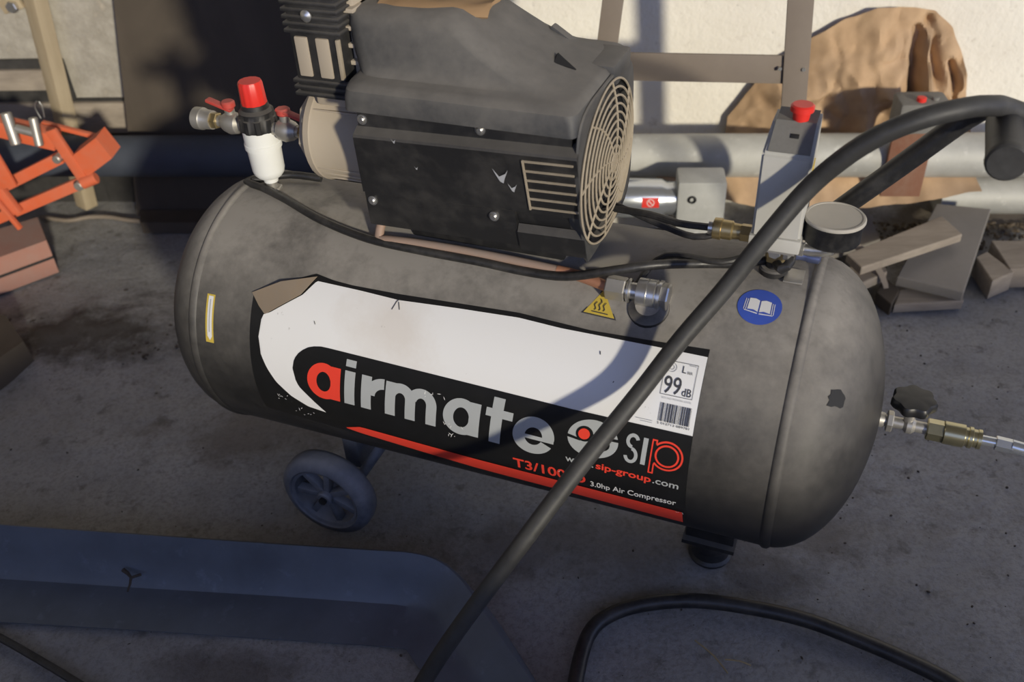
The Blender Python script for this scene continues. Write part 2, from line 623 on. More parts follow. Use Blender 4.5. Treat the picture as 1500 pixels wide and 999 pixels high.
floor()
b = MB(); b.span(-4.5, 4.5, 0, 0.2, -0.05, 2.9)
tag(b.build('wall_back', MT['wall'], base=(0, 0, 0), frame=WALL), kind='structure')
b = MB(); b.span(-2.8, -2.6, -2.2, 2.6, -0.05, 2.9)
tag(b.build('wall_left', MT['wall']), kind='structure')
b = MB(); b.span(-2.8, 4.6, -2.2, 2.8, 2.9, 3.0)
tag(b.build('ceiling', MT['oldwood']), kind='structure')
b = MB(); b.span(-2.8, 4.6, -0.95, -0.8, -0.05, 0.685)  # unseen low wall, added to cut the low sun and darken the foreground
tag(b.build('sun_block_wall', MT['wall']), kind='structure')


# ------------------------------------------------------------------ compressor
R, ZC, HL = 0.19, 0.2992, 0.39745
AC = thing('air_compressor', 'black dusty wheeled air compressor with red and white airmate label on its tank', 'compressor', (0, 0, 0), TANK)


def cp(u, v, off=0.0):
    """point of the receiver's skin: u along it, v around it from its front (metres of arc), raised by off"""
    t = v / R
    return Vector((u, -(R + off) * cos(t), ZC + (R + off) * sin(t)))


# --- receiver
b = MB()
prof = []
CAPD = 0.1046
for i in range(0, 15):
    t = pi / 2 * (1 - i / 14)
    prof.append((-HL - CAPD * sin(t), R * cos(t)))
for i in range(1, 40):
    prof.append((-HL + 2 * HL * i / 40, R))
for i in range(0, 15):
    t = pi / 2 * i / 14
    prof.append((HL + CAPD * sin(t), R * cos(t)))
prof[0] = (prof[0][0], 0.0004); prof[-1] = (prof[-1][0], 0.0004)
b.lathe((0, 0, ZC), (1, 0, 0), prof, 96)
tank = b.build('tank', MT['tank'], AC, smooth=60)
for sx in (-1, 1):
    b = MB()
    b.lathe((sx * HL, 0, ZC), (1, 0, 0), [(-0.008, R - 0.002), (-0.0055, R + 0.0008), (-0.0025, R + 0.0026), (0.0025, R + 0.0026), (0.0055, R + 0.0008), (0.008, R - 0.002)], 96, cap=False)
    b.build('weld_seam', MT['tank'], tank, smooth=60)
# dark oil stain on the right end
b = MB()
th0 = rad(43.5)
pts = []
for k in range(18):
    t = 2 * pi * k / 18
    r = 1 + 0.55 * noise.noise((cos(t) * 2.2, sin(t) * 2.2, 5))
    x = 0.4455 + 0.0092 * cos(t) * r
    a = th0 + 0.062 * sin(t) * r
    cx = (x - HL) / CAPD
    rr = R * sqrt(1 - cx * cx) + 0.0006
    pts.append((x, -rr * cos(a), ZC + rr * sin(a)))
b.add(pts, [tuple(range(18))])
tag(b.build('oil_stain', MT['dark'], tank), 'dark stain on the right end cap')


# --- label: printed vinyl wrapped on the receiver
class Deco(MB):
    def strip(s, lo, hi, off, n=60, m=6, u0=None, u1=None, mi=0):
        """area between two polylines lo(u), hi(u) on the skin"""
        u0 = max(lo[0][0], hi[0][0]) if u0 is None else u0
        u1 = min(lo[-1][0], hi[-1][0]) if u1 is None else u1
        def f(P, u):
            for (a, x), (c, y) in zip(P, P[1:]):
                if a <= u <= c:
                    return x + (y - x) * (u - a) / (c - a) if c > a else y
            return P[0][1] if u < P[0][0] else P[-1][1]
        vs, fs = [], []
        for i in range(n + 1):
            u = u0 + (u1 - u0) * i / n
            a, c = f(lo, u), f(hi, u)
            c = max(a, c)
            for j in range(m + 1):
                vs.append(cp(u, a + (c - a) * j / m, off))
        for i in range(n):
            for j in range(m):
                k = i * (m + 1) + j
                fs.append((k, k + m + 1, k + m + 2, k + 1))
        return s.add(vs, fs, mi)

    def poly(s, pts, off, tr=lambda u, v: (u, v)):
        vs = [cp(*tr(u, v), off) for u, v in pts]
        return s.add(vs, [tuple(range(len(vs)))])

    def rect(s, u0, u1, v0, v1, off, tr=lambda u, v: (u, v), m=6):
        vs, fs = [], []
        for j in range(m + 1):
            v = v0 + (v1 - v0) * j / m
            vs += [cp(*tr(u0, v), off), cp(*tr(u1, v), off)]
        for j in range(m):
            fs.append((2 * j, 2 * j + 1, 2 * j + 3, 2 * j + 2))
        return s.add(vs, fs)

    def ring(s, cu, cv, ro, ri, off, a0=0, a1=360, tr=lambda u, v: (u, v), n=48):
        """ro, ri: (ru, rv) radii of the outer and inner ellipse"""
        vs, fs = [], []
        for i in range(n + 1):
            t = rad(a0 + (a1 - a0) * i / n)
            for k in range(4):
                q = k / 3
                vs.append(cp(*tr(cu + (ri[0] + (ro[0] - ri[0]) * q) * cos(t), cv + (ri[1] + (ro[1] - ri[1]) * q) * sin(t)), off))
        for i in range(n):
            for k in range(3):
                j = i * 4 + k
                fs.append((j, j + 1, j + 5, j + 4))
        return s.add(vs, fs)

    def disc(s, cu, cv, ru, rv, off, tr=lambda u, v: (u, v), n=40):
        return s.ring(cu, cv, (ru, rv), (ru * 0.01, rv * 0.01), off, tr=tr, n=n)

    def text(s, txt, u0, u1, v0, h, off, tr=lambda u, v: (u, v), bold=0.0):
        """text whose baseline is v0, capital height h, stretched to span u0..u1"""
        cu = bpy.data.curves.new('t', 'FONT')
        cu.body = txt
        cu.offset = bold
        cu.resolution_u = 3
        o = bpy.data.objects.new('t', cu)
        me = o.to_mesh()
        xs = [v.co.x for v in me.vertices]
        a, c = min(xs), max(xs)
        cu2 = bpy.data.curves.new('t2', 'FONT')
        cu2.body = 'H'
        o2 = bpy.data.objects.new('t2', cu2)
        m2 = o2.to_mesh()
        ch = max(v.co.y for v in m2.vertices)
        vs = [cp(*tr(u0 + (v.co.x - a) / (c - a) * (u1 - u0), v0 + v.co.y / ch * h), off) for v in me.vertices]
        fs = [tuple(p.vertices) for p in me.polygons]
        s.add(vs, fs)
        o.to_mesh_clear(); o2.to_mesh_clear()
        bpy.data.objects.remove(o); bpy.data.objects.remove(o2)
        bpy.data.curves.remove(cu); bpy.data.curves.remove(cu2)
        return s


def art(u, v):             # the printing runs very slightly downhill and is italic
    return (u + 0.12 * v, v - 0.026 * (u + 0.187))


LB = [(-0.304, -0.055), (0.0174, -0.089), (0.2975, -0.0965)]
LT = [(-0.304, 0.130), (-0.262, 0.150), (-0.218, 0.1695), (-0.19, 0.165), (-0.1616, 0.1633), (-0.0952, 0.1637), (0.0667, 0.1695), (0.1612, 0.1650), (0.2475, 0.1675), (0.3035, 0.1698)]
b = Deco()
b.strip(LB, LT, 0.0004, 120, 24, -0.303, 0.3005)
lab = b.build('label_sticker', MT['p_black'], AC, recalc=False)
tag(lab, 'large black, white and red vinyl label around the front of the tank')
b = Deco()
WB = [(-0.2888, 0.0713), (-0.2859, 0.047), (-0.2787, 0.028), (-0.2669, 0.0072), (-0.2471, -0.0134), (-0.2234, -0.0272), (-0.197, -0.0307), (-0.19, -0.03), (0.3005, -0.03)]
WT = [(-0.2888, 0.0713), (-0.2877, 0.0901), (-0.2831, 0.1027), (-0.273, 0.1075), (-0.2292, 0.1388), (-0.2136, 0.160), (-0.1487, 0.1585), (-0.0927, 0.1560), (-0.014, 0.1602), (0.0686, 0.1634), (0.1234, 0.1607), (0.2423, 0.1608), (0.3005, 0.1603)]
b.strip(WB, WT, 0.0008, 200, 24, -0.2888, 0.3000)
b.build('white_panel', MT['p_white'], lab, recalc=False)
b = Deco()
PB = [(-0.2361, 0.0350), (-0.2353, 0.023), (-0.2301, 0.0085), (-0.2154, -0.0079), (-0.1967, -0.0294), (-0.1966, -0.033), (0.31, -0.05)]
PT_ = [(-0.2361, 0.0370), (-0.2350, 0.045), (-0.2313, 0.053), (-0.2260, 0.0605), (-0.2193, 0.0664), (-0.211, 0.0717), (-0.202, 0.0747), (-0.1919, 0.0765), (-0.1819, 0.0766), (0.0316, 0.0712), (0.1543, 0.0680), (0.3007, 0.0676)]
b.strip(PB, PT_, 0.0012, 220, 14, -0.2361, 0.3002)
b.build('black_band', MT['p_black'], lab, recalc=False)
b = Deco()
b.strip([(-0.172, -0.058), (-0.1526, -0.0625), (0.0187, -0.0839), (0.2972, -0.0942)], [(-0.172, -0.0560), (-0.1473, -0.0454), (0.0247, -0.0545), (0.2983, -0.0597)], 0.0013, 60, 8)
b.build('red_stripe', MT['p_red'], lab, recalc=False)
O1 = 0.0017
XH, BL, SW = 0.0525, 0.0, 0.0148
b = Deco()
b.ring(-0.1922, 0.0262, (0.0250, 0.0285), (0.0108, 0.0155), O1, tr=art)
b.rect(-0.1815, -0.1672, BL, XH, O1 + 0.0001, tr=art)
b.build('lettering', MT['p_red'], lab, recalc=False)
b = Deco()
b.rect(-0.1607, -0.1455, BL, XH, O1, tr=art)                       # i
b.rect(-0.1605, -0.1457, 0.0585, 0.0685, O1, tr=art, m=2)
b.rect(-0.1358, -0.1211, BL, XH, O1, tr=art)                       # r
b.ring(-0.1020, 0.0245, (0.0285, 0.0290), (0.0135, 0.0135), O1, 92, 180, art, 20)
for u in (-0.1003, -0.0714, -0.0414):                              # m
    b.rect(u, u + 0.0146, BL, XH if u < -0.1 else 0.030, O1, tr=art)
b.ring(-0.0787, 0.0300, (0.0219, 0.0235), (0.0073, 0.0095), O1 + 0.0001, 0, 165, art, 26)
b.ring(-0.0487, 0.0300, (0.0219, 0.0235), (0.0073, 0.0095), O1 + 0.0002, 0, 165, art, 26)
b.ring(0.0076, 0.0262, (0.0250, 0.0285), (0.0108, 0.0155), O1, tr=art)   # a
b.rect(0.0180, 0.0327, BL, XH, O1 + 0.0001, tr=art)
b.rect(0.0472, 0.0622, BL - 0.001, 0.0680, O1, tr=art)             # t
b.rect(0.0398, 0.0755, 0.0400, 0.0520, O1 + 0.0001, tr=art, m=3)
b.ring(0.1050, 0.0262, (0.0272, 0.0285), (0.0115, 0.0135), O1, 0, 335, art)      # e
b.rect(0.0905, 0.1318, 0.0215, 0.0275, O1 + 0.0001, tr=art, m=2)
# emblem: two swooshes
b.disc(0.1785, 0.0435, 0.0315, 0.0268, O1, tr=art)
b.build('lettering', MT['p_grey'], lab, recalc=False)
b = Deco()
b.disc(0.1675, 0.0490, 0.0108, 0.0108, O1 + 0.0004, tr=art)
b.disc(0.1900, 0.0400, 0.0105, 0.0095, O1 + 0.0004, tr=art)
b.poly([(0.1450, 0.0402), (0.163, 0.0382), (0.178, 0.0425), (0.178, 0.0470), (0.164, 0.0412), (0.1450, 0.0445)], O1 + 0.00045, art)
b.poly([(0.178, 0.0455), (0.193, 0.0510), (0.2125, 0.0525), (0.2125, 0.0485), (0.195, 0.0475), (0.180, 0.0410)], O1 + 0.00045, art)
b.build('emblem_cutout', MT['p_black'], lab, recalc=False)
b = Deco()
b.disc(0.1670, 0.0490, 0.0072, 0.0075, O1 + 0.0008, tr=art)
b.build('emblem_dot', MT['p_red'], lab, recalc=False)


def sh(u, v): return (u + 0.05 * v, v - 0.02 * (u - 0.22))
b = Deco()                                                          # sip
b.ring(0.2305, 0.0450, (0.0082, 0.0103), (0.0040, 0.0055), O1, 20, 270, sh, 22)
b.ring(0.2300, 0.0250, (0.0085, 0.0118), (0.0043, 0.0070), O1, -170, 90, sh, 26)
b.rect(0.2425, 0.2482, 0.0155, 0.0532, O1, tr=sh)
b.build('lettering', MT['p_grey'], lab, recalc=False)
b = Deco()
b.ring(0.2725, 0.0352, (0.0193, 0.0205), (0.0170, 0.0180), O1, -140, 140, sh, 40)
b.ring(0.2725, 0.0352, (0.0145, 0.0155), (0.0122, 0.0130), O1, 0, 360, sh, 40)
b.rect(0.2528, 0.2545, 0.006, 0.054, O1, tr=sh)
b.rect(0.2575, 0.2592, 0.006, 0.021, O1, tr=sh)
b.rect(0.2575, 0.2592, 0.049, 0.054, O1, tr=sh)
b.rect(0.2528, 0.2592, 0.0525, 0.0545, O1, tr=sh, m=1)
b.rect(0.2528, 0.2592, 0.0055, 0.0075, O1, tr=sh, m=1)
b.build('lettering', MT['p_red'], lab, recalc=False)


def dn(u, v): return (u + 0.04 * v, v - 0.02 * (u - 0.15))
b = Deco()
b.text('www.', 0.1500, 0.1862, -0.0085, 0.0105, O1, dn, 0.012)
b.build('lettering', MT['p_grey'], lab, recalc=False)
b = Deco()
b.text('.com', 0.2600, 0.2915, -0.0085, 0.0105, O1, dn, 0.012)
b.build('lettering', MT['p_grey'], lab, recalc=False)
b = Deco()
b.text('sip-group', 0.1892, 0.2580, -0.0085, 0.0105, O1, dn, 0.022)
b.build('lettering', MT['p_red'], lab, recalc=False)
b = Deco()
b.text('T3/100-D', 0.0795, 0.1765, -0.0465, 0.0185, O1, lambda u, v: (u + 0.04 * v, v + 0.0), 0.02)
b.build('lettering', MT['p_red'], lab, recalc=False)
b = Deco()
b.text('3.0hp Air Compressor', 0.1825, 0.2912, -0.0485, 0.0108, O1, lambda u, v: (u + 0.04 * v, v + 0.035 * (u - 0.1825)), 0.014)
b.build('lettering', MT['p_text'], lab, recalc=False)
b = Deco()                                                          # sound power box, bar code
for (a, c, d, e) in ((0.2552, 0.2925, 0.1090, 0.1095), (0.2552, 0.2925, 0.1480, 0.1485), (0.2552, 0.2557, 0.109, 0.1485), (0.2921, 0.2926, 0.109, 0.1485)):
    b.rect(a, c, d, e, O1, m=4)
b.text('99', 0.2580, 0.2778, 0.1112, 0.0195, O1, bold=0.004)
b.text('dB', 0.2798, 0.2905, 0.1112, 0.0090, O1, bold=0.004)
b.text('L', 0.2757, 0.2800, 0.1370, 0.0080, O1)
b.text('WA', 0.2812, 0.2878, 0.1362, 0.0036, O1)
rb = random.Random(3)
u = 0.2580
while u < 0.2945:
    w = rb.choice((0.0004, 0.0006, 0.0009, 0.0013))
    b.rect(u, u + w, 0.0775, 0.0995, O1, m=4)
    u += w + rb.choice((0.0005, 0.0008, 0.0011))
b.text('5 012713 089781', 0.2575, 0.2950, 0.0738, 0.0026, O1)
b.build('lettering', MT['p_dark'], lab, recalc=False)
b = Deco()
b.ring(0.2632, 0.1412, (0.0060, 0.0055), (0.0053, 0.0048), O1, n=24)
b.ring(0.2632, 0.1412, (0.0032, 0.0030), (0.0025, 0.0023), O1, n=20)
b.rect(0.2825, 0.2905, 0.1462, 0.1470, O1, m=1)
b.build('lettering', MT['p_faint'], lab, recalc=False)
b = Deco()
b.text('SOUND POWER LEVEL', 0.2580, 0.2930, 0.1043, 0.0020, O1)
b.build('lettering', MT['p_faint'], lab, recalc=False)
b = Deco()
b.rect(0.2320, 0.2520, 0.0752, 0.0758, O1, m=1)
b.rect(0.2380, 0.2520, 0.0728, 0.0734, O1, m=1)
b.build('lettering', MT['p_faint'], lab, recalc=False)
# peeled corner, its dusty back showing
b = MB()
fl = [(-0.3050, 0.1285, 0.0022), (-0.262, 0.1495, 0.0075), (-0.2150, 0.1655, 0.0022), (-0.2300, 0.1380, 0.0060), (-0.2560, 0.1190, 0.0080), (-0.2790, 0.1040, 0.0050), (-0.2905, 0.1130, 0.0035)]
P = [cp(*q) for q in fl]
b.add(P + [p + Vector((0, 0.0007, -0.0007)) for p in P], [(0, 1, 5, 6), (1, 2, 3, 4), (1, 4, 5), (13, 12, 8, 7), (11, 10, 9, 8), (12, 11, 8)] + [(i, (i + 1) % 7, (i + 1) % 7 + 7, i + 7) for i in range(7)])
tag(b.build('peeled_corner', dusty('label_back', (0.26, 0.20, 0.14), 0.8, 0, 0.3, 14, 0.1), lab), 'tan back of the corner that has peeled over')
# scuffs and a tear in the label
rs = random.Random(11)
for (u, v, n_, s_) in ((-0.03, 0.045, 7, 0.007), (-0.005, 0.005, 5, 0.005), (-0.01, -0.012, 6, 0.005), (-0.27, -0.02, 7, 0.007), (-0.235, -0.04, 7, 0.007), (0.15, -0.03, 4, 0.005), (0.292, -0.06, 3, 0.004)):
    for _ in range(n_):
        b = Deco()
        a, c = u + rs.gauss(0, s_), v + rs.gauss(0, s_ * 0.5)
        l, t = rs.uniform(0.001, 0.004), rs.uniform(0, pi)
        w = 0.0005
        b.poly([(a - l * cos(t), c - l * sin(t)), (a + w * sin(t), c - w * cos(t)), (a + l * cos(t), c + l * sin(t)), (a - w * sin(t), c + w * cos(t))], 0.0021)
        b.build('scratch', MT['p_text'], lab, recalc=False)
for a in ((-0.0945, 0.1535, -0.0985, 0.1425), (-0.0915, 0.1535, -0.0880, 0.1440), (-0.0945, 0.1535, -0.0915, 0.1570), (0.177, 0.143, 0.178, 0.139), (-0.205, 0.108, -0.203, 0.104), (0.199, 0.110, 0.2, 0.112)):
    b = Deco()
    dx, dy = a[2] - a[0], a[3] - a[1]
    l = hypot(dx, dy); ox, oy = -dy / l * 0.0005, dx / l * 0.0005
    b.poly([(a[0] - ox, a[1] - oy), (a[2] - ox, a[3] - oy), (a[2] + ox, a[3] + oy), (a[0] + ox, a[1] + oy)], 0.0020)
    b.build('tear', MT['p_dark'], lab, recalc=False)

# --- small stickers
b = Deco()
b.rect(-0.3752, -0.3622, 0.0465, 0.1148, 0.0006, m=10)
st = b.build('caution_strip', MT['p_yellow'], AC, recalc=False)
tag(st, 'narrow yellow and white sticker by the left weld')
b = Deco(); b.rect(-0.3720, -0.3645, 0.056, 0.1125, 0.0010, m=10); b.poly([(-0.3720, 0.056), (-0.3682, 0.050), (-0.3645, 0.056)], 0.0010)
b.build('arrow', MT['p_text'], st, recalc=False)
b = Deco(); b.rect(-0.3692, -0.3674, 0.062, 0.108, 0.0014, m=10)
b.build('lettering', MT['p_faint'], st, recalc=False)
b = Deco()
b.poly([(0.1618, 0.2230), (0.1425, 0.1845), (0.1865, 0.1825)], 0.0006)
wt = b.build('hot_surface_sticker', MT['p_dark'], AC, recalc=False)
tag(wt, 'yellow triangular hot surface sticker with three wavy lines')
b = Deco(); b.poly([(0.1620, 0.2190), (0.1452, 0.1858), (0.1838, 0.1842)], 0.0010)
b.build('yellow_triangle', MT['p_yellow'], wt, recalc=False)
b = Deco()
for k in range(3):
    P = [(0.1575 + 0.0055 * k + 0.0012 * sin(j * 1.5), 0.1905 + j * 0.0022) for j in range(8 if k == 1 else 6)]
    for p, q in zip(P, P[1:]):
        b.poly([(p[0] - 0.0006, p[1]), (q[0] - 0.0006, q[1]), (q[0] + 0.0006, q[1]), (p[0] + 0.0006, p[1])], 0.0014)
b.poly([(0.1545, 0.1880), (0.1545, 0.1892), (0.1750, 0.1882), (0.1750, 0.1870)], 0.0014)
b.build('heat_symbol', MT['p_dark'], wt, recalc=False)
b = Deco(); b.disc(0.3430, 0.2345, 0.0250, 0.0250, 0.0006)
bs = b.build('manual_sticker', MT['p_blue'], AC, recalc=False)
tag(bs, 'round blue sticker with a white open book')
b = Deco()
def bk(u, v): return (0.3430 + u, 0.2345 + v - 0.08 * u)
for sx in (-1, 1):
    b.poly([(sx * 0.0008, -0.0085), (sx * 0.0060, -0.0065), (sx * 0.0130, -0.0075), (sx * 0.0125, 0.0085), (sx * 0.0060, 0.0095), (sx * 0.0008, 0.0075)], 0.0012, bk)
    for k in (1, 2):
        x = 0.0130 + 0.0022 * k
        b.poly([(sx * (x - 0.0008), -0.0085), (sx * x, -0.0085), (sx * (x - 0.0006), 0.0070), (sx * (x - 0.0014), 0.0070)], 0.0012, bk)
    b.poly([(sx * 0.001, -0.0115), (sx * 0.0165, -0.0098), (sx * 0.0165, -0.0088), (sx * 0.001, -0.0100)], 0.0012, bk)
b.build('book_symbol', MT['p_text'], bs, recalc=False)
b = MB(); b.box(cp(0.372, 0.293, 0.001), (0.022, 0.030, 0.002), 0.0006)
b.build('rating_plate', MT['zinc'], AC)

# --- wheels, axle, foot
for sy in (-1, 1):
    wx, wy, wr = -0.240, sy * 0.165, 0.0755
    b = MB()
    b.lathe((wx, wy - 0.020, wr), (0, 1, 0), [(0.004, 0.055), (0.0, 0.058), (0.001, 0.066), (0.007, 0.0735), (0.014, wr), (0.026, wr), (0.033, 0.0735), (0.039, 0.066), (0.040, 0.058), (0.036, 0.055), (0.004, 0.055)], 48, cap=False)
    ty = b.build('wheel', MT['tyre'], AC, smooth=40)
    b = MB()
    b.lathe((wx, wy - 0.018, wr), (0, 1, 0), [(0.0, 0.0555), (0.002, 0.051), (0.012, 0.050), (0.034, 0.050), (0.034, 0.0555), (0.0, 0.0555)], 48, cap=False)
    b.cyl((wx, wy - 0.019, wr), (wx, wy + 0.02, wr), 0.012, n=20, bev=0.002)
    for k in range(7):
        a = 2 * pi * k / 7 + 0.5
        b.box((wx + 0.031 * cos(a), wy - 0.004, wr + 0.031 * sin(a)), (0.044, 0.014, 0.010), 0.0015, R=RY(-a))
    b.build('hub', MT['tyre'], ty)
    b = MB(); b.cyl((wx, wy - 0.024, wr), (wx, wy - 0.014, wr), 0.006, n=12)
    b.build('axle_end', MT['dark'], ty)
b = MB()
b.cyl((-0.240, -0.15, 0.0755), (-0.240, 0.15, 0.0755), 0.008)
b.span(-0.245, -0.219, -0.105, 0.105, 0.075, 0.140, 0.003)
b.cyl((-0.21, -0.120, 0.078), (-0.172, -0.09, 0.14), 0.008)
b.cyl((-0.21, 0.120, 0.078), (-0.172, 0.09, 0.14), 0.008)
b.build('axle_bracket', MT['tyre'], AC)
b = MB()
b.lathe((0.318, -0.028, 0.0), (0, 0, 1), [(0, 0.030), (0.006, 0.032), (0.010, 0.028), (0.022, 0.026), (0.030, 0.030), (0.045, 0.030)], 24)
ft = b.build('rubber_foot', MT['cable'], AC)
b = MB(); b.span(0.28, 0.355, -0.06, 0.06, 0.045, 0.052); b.span(0.283, 0.352, -0.05, 0.05, 0.05, 0.13, 0.002)
b.build('foot_bracket', MT['plastic'], ft)


# --- motor
def rrect(x0, x1, y0, y1, r, z, n=5):
    P = []
    for (cx, cy, a0) in ((x1 - r, y1 - r, 0), (x0 + r, y1 - r, 90), (x0 + r, y0 + r, 180), (x1 - r, y0 + r, 270)):
        for i in range(n + 1):
            t = rad(a0 + 90 * i / n)
            P.append(Vector((cx + r * cos(t), cy + r * sin(t), z)))
    return P


MY, MZ = -0.008, 0.6065
b = MB()
b.span(-0.110, 0.10, -0.045, 0.060, 0.470, 0.514, 0.004)
b.build('motor_saddle', MT['plastic'], AC)
def two(b, prof, x0, x1, dz, tap=0.14):
    """profile (y, z) drawn from x0 to x1; the left end tapers outward towards the bottom"""
    A = [Vector((x0 - tap * max(0, 0.654 - z), y, z)) for y, z in prof]
    B = [Vector((x1, y, z + dz)) for y, z in prof]
    return b.loft([A, B])


def fy(z): return -0.1215 + 0.27 * (0.654 - z)                   # the front leans in towards the bottom


b = MB()
two(b, ((-0.1085, 0.695), (-0.1085, 0.660), (fy(0.513) + 0.010, 0.513), (0.075, 0.513), (0.100, 0.600), (0.100, 0.695)), -0.1265, 0.132, 0.004)
mot = b.build('motor_casing', MT['plastic'], AC, smooth=0)
b = MB()                                                            # proud front panel with sloping ledges
pr = [(-0.100, 0.663), (-0.1085, 0.662), (-0.1200, 0.656), (fy(0.653), 0.653), (fy(0.570), 0.570), (-0.090, 0.566)]
two(b, pr, -0.1285, 0.142, 0.008)
pn = b.build('front_panel', MT['plastic'], mot, smooth=0)
b = MB()
pr = [(fy(0.552) + 0.009, 0.552), (fy(0.543) + 0.001, 0.543), (fy(0.514) + 0.001, 0.514), (-0.06, 0.512)]
b.slab([(0.058, y, z) for y, z in pr], (0.083, 0, 0.003))
b.build('lower_panel', MT['plastic'], mot, smooth=0)
b = MB(); two(b, ((fy(0.567) + 0.003, 0.568), (fy(0.513) + 0.003, 0.513), (-0.07, 0.513), (-0.09, 0.568)), -0.1285, 0.057, 0.005)
b.build('skirt_panel', MT['plastic'], mot, smooth=0)
for k in range(6):                                                  # louvres by the fan
    z = 0.652 - 0.0132 * k
    b = MB()
    y = fy(z)
    b.slab([(0.081, y + 0.001, z + 0.001), (0.081, y - 0.0016, z + 0.0004), (0.081, y - 0.0012, z - 0.0007), (0.081, y + 0.001, z - 0.001)], (0.057, 0, 0.002))
    b.build('louvre', MT['grille'], mot, smooth=0)
b = MB(); b.slab([(0.0795, fy(z) + d, z) for d, z in ((-0.0014, 0.6535), (-0.0014, 0.583), (0.001, 0.583), (0.001, 0.6535))], (0.0018, 0, 0))
b.build('louvre_frame', MT['grille'], mot, smooth=0)
for (px, py, z) in ((-0.1205, -0.1085, 0.6705), (0.027, -0.1085, 0.6765), (0.031, fy(0.562) + 0.002, 0.562), (-0.132, fy(0.556) + 0.002, 0.556)):
    b = MB()
    b.lathe((px, py, z), (0, -1, 0), [(-0.002, 0.0062), (0.001, 0.0062), (0.0012, 0.0045), (0.003, 0.0042), (0.0042, 0.003)], 16)
    b.build('screw', MT['steel'], mot)
for cx, cz, s in ((0.051, 0.625, 1.0), (0.063, 0.611, 0.6), (-0.055, 0.62, 0.25), (-0.075, 0.655, 0.3)):
    b = MB()                                                        # white paint splashes
    P = [(cx + s * q[0], fy(cz + s * q[1]) - 0.0006, cz + s * q[1]) for q in ((-0.009, 0.012), (-0.002, 0.001), (0.006, 0.006), (0.010, 0.012), (0.004, -0.002), (0.002, -0.008), (-0.002, -0.006), (-0.005, 0.001))]
    b.add(P, [(0, 1, 7), (1, 2, 3, 4), (1, 4, 5, 6), (1, 6, 7)])
    b.build('paint_splash', MT['p_faint'], mot, recalc=False)
# upper shroud: flange, dusty ledge, duct that narrows upward
b = MB()
SEC = [  # z, x0, x1, y0, y1, corner
    (0.683, -0.138, 0.139, -0.1175, 0.100, 0.008), (0.698, -0.138, 0.139, -0.1170, 0.100, 0.010), (0.706, -0.138, 0.138, -0.1145, 0.098, 0.014),
    (0.7105, -0.138, 0.134, -0.1090, 0.096, 0.020), (0.7125, -0.138, 0.127, -0.1000, 0.093, 0.028), (0.7145, -0.138, 0.115, -0.0890, 0.088, 0.030),
    (0.719, -0.143, 0.096, -0.0840, 0.080, 0.030), (0.726, -0.146, 0.074, -0.0805, 0.076, 0.030), (0.737, -0.149, 0.050, -0.0775, 0.073, 0.028),
    (0.750, -0.151, 0.027, -0.0745, 0.070, 0.026), (0.763, -0.153, 0.006, -0.0705, 0.066, 0.024), (0.772, -0.154, -0.008, -0.0650, 0.061, 0.022), (0.778, -0.153, -0.020, -0.0560, 0.054, 0.020), (0.780, -0.148, -0.032, -0.045, 0.044, 0.018)]
b.loft([rrect(x0, x1, y0, y1, r, z) for z, x0, x1, y0, y1, r in SEC])
shr = b.build('fan_shroud', MT['shroud'], AC, smooth=28)
b = MB(); b.slab([(0.081, -0.018, 0.7235), (0.107, -0.016, 0.7178), (0.080, 0.000, 0.7285)], (-0.010, 0.004, -0.010))
b.build('recess_shade', MT['dark'], shr, smooth=0)  # solid black prism, its colour stands for the shade inside an opening
b = MB()                                                            # square-section cowl round the fan
n = 64
def sq(t, h):
    c, s_ = cos(t), sin(t)
    p = 5.0
    r = h / (abs(c) ** p + abs(s_) ** p) ** (1 / p)
    return MY + r * c, MZ + r * s_
vs, fs = [], []
prof = [(0.1375, 'o', 0.1075), (0.1395, 'o', 0.1095), (0.142, 'o', 0.1090), (0.1425, 'c', 0.1085), (0.1415, 'c', 0.1045), (0.120, 'c', 0.1035), (0.105, 'c', 0.102)]
for x, kd, h in prof:
    for i in range(n):
        t = 2 * pi * i / n
        y, z = sq(t, h) if kd == 'o' else (MY + h * cos(t), MZ + h * sin(t))
        z = MZ + (z - MZ) * 0.905
        if z < 0.66:
            y = max(y, fy(z) + (0.002 if kd == 'o' else 0.013 if x < 0.135 else 0.004))
        vs.append((x, y, z))
for k in range(len(prof) - 1):
    for i in range(n):
        j = (i + 1) % n
        fs.append((k * n + i, k * n + j, (k + 1) * n + j, (k + 1) * n + i))
b.add(vs, fs)
cow = b.build('fan_cowl', MT['shroud'], AC)
b = MB()                                                            # lug on top of the cowl and rib of the duct
b.span(0.100, 0.1435, 0.010, 0.080, 0.690, 0.7145, 0.005)
b.box((0.080, 0.058, 0.716), (0.070, 0.014, 0.012), 0.003, R=RY(rad(33)))
b.slab([(0.072, 0.012, 0.727), (0.072, 0.052, 0.727), (0.108, 0.052, 0.703), (0.108, 0.012, 0.703)], (0, 0, -0.012))
b.build('cowl_lug', MT['shroud'], cow)
b = MB()
b.add([(0.112, MY + 0.076 * cos(2 * pi * i / 32), MZ + 0.088 * sin(2 * pi * i / 32)) for i in range(32)], [tuple(range(32))])
b.build('motor_end', MT['dark'], cow)
b = MB()
b.cyl((0.114, MY, MZ), (0.134, MY, MZ), 0.030, n=24, bev=0.003)
for k in range(9):
    a = 2 * pi * k / 9
    b.box((0.124, MY + 0.048 * cos(a), MZ + 0.048 * sin(a)), (0.003, 0.046, 0.030), 0.0008, R=RX(a) @ RY(0) @ Matrix.Rotation(0.6, 3, 'Y'))
b.build('fan', MT['plastic'], AC)
b = MB()


def gx(r): return 0.1435 + 0.007 * (1 - (r / 0.104) ** 2)


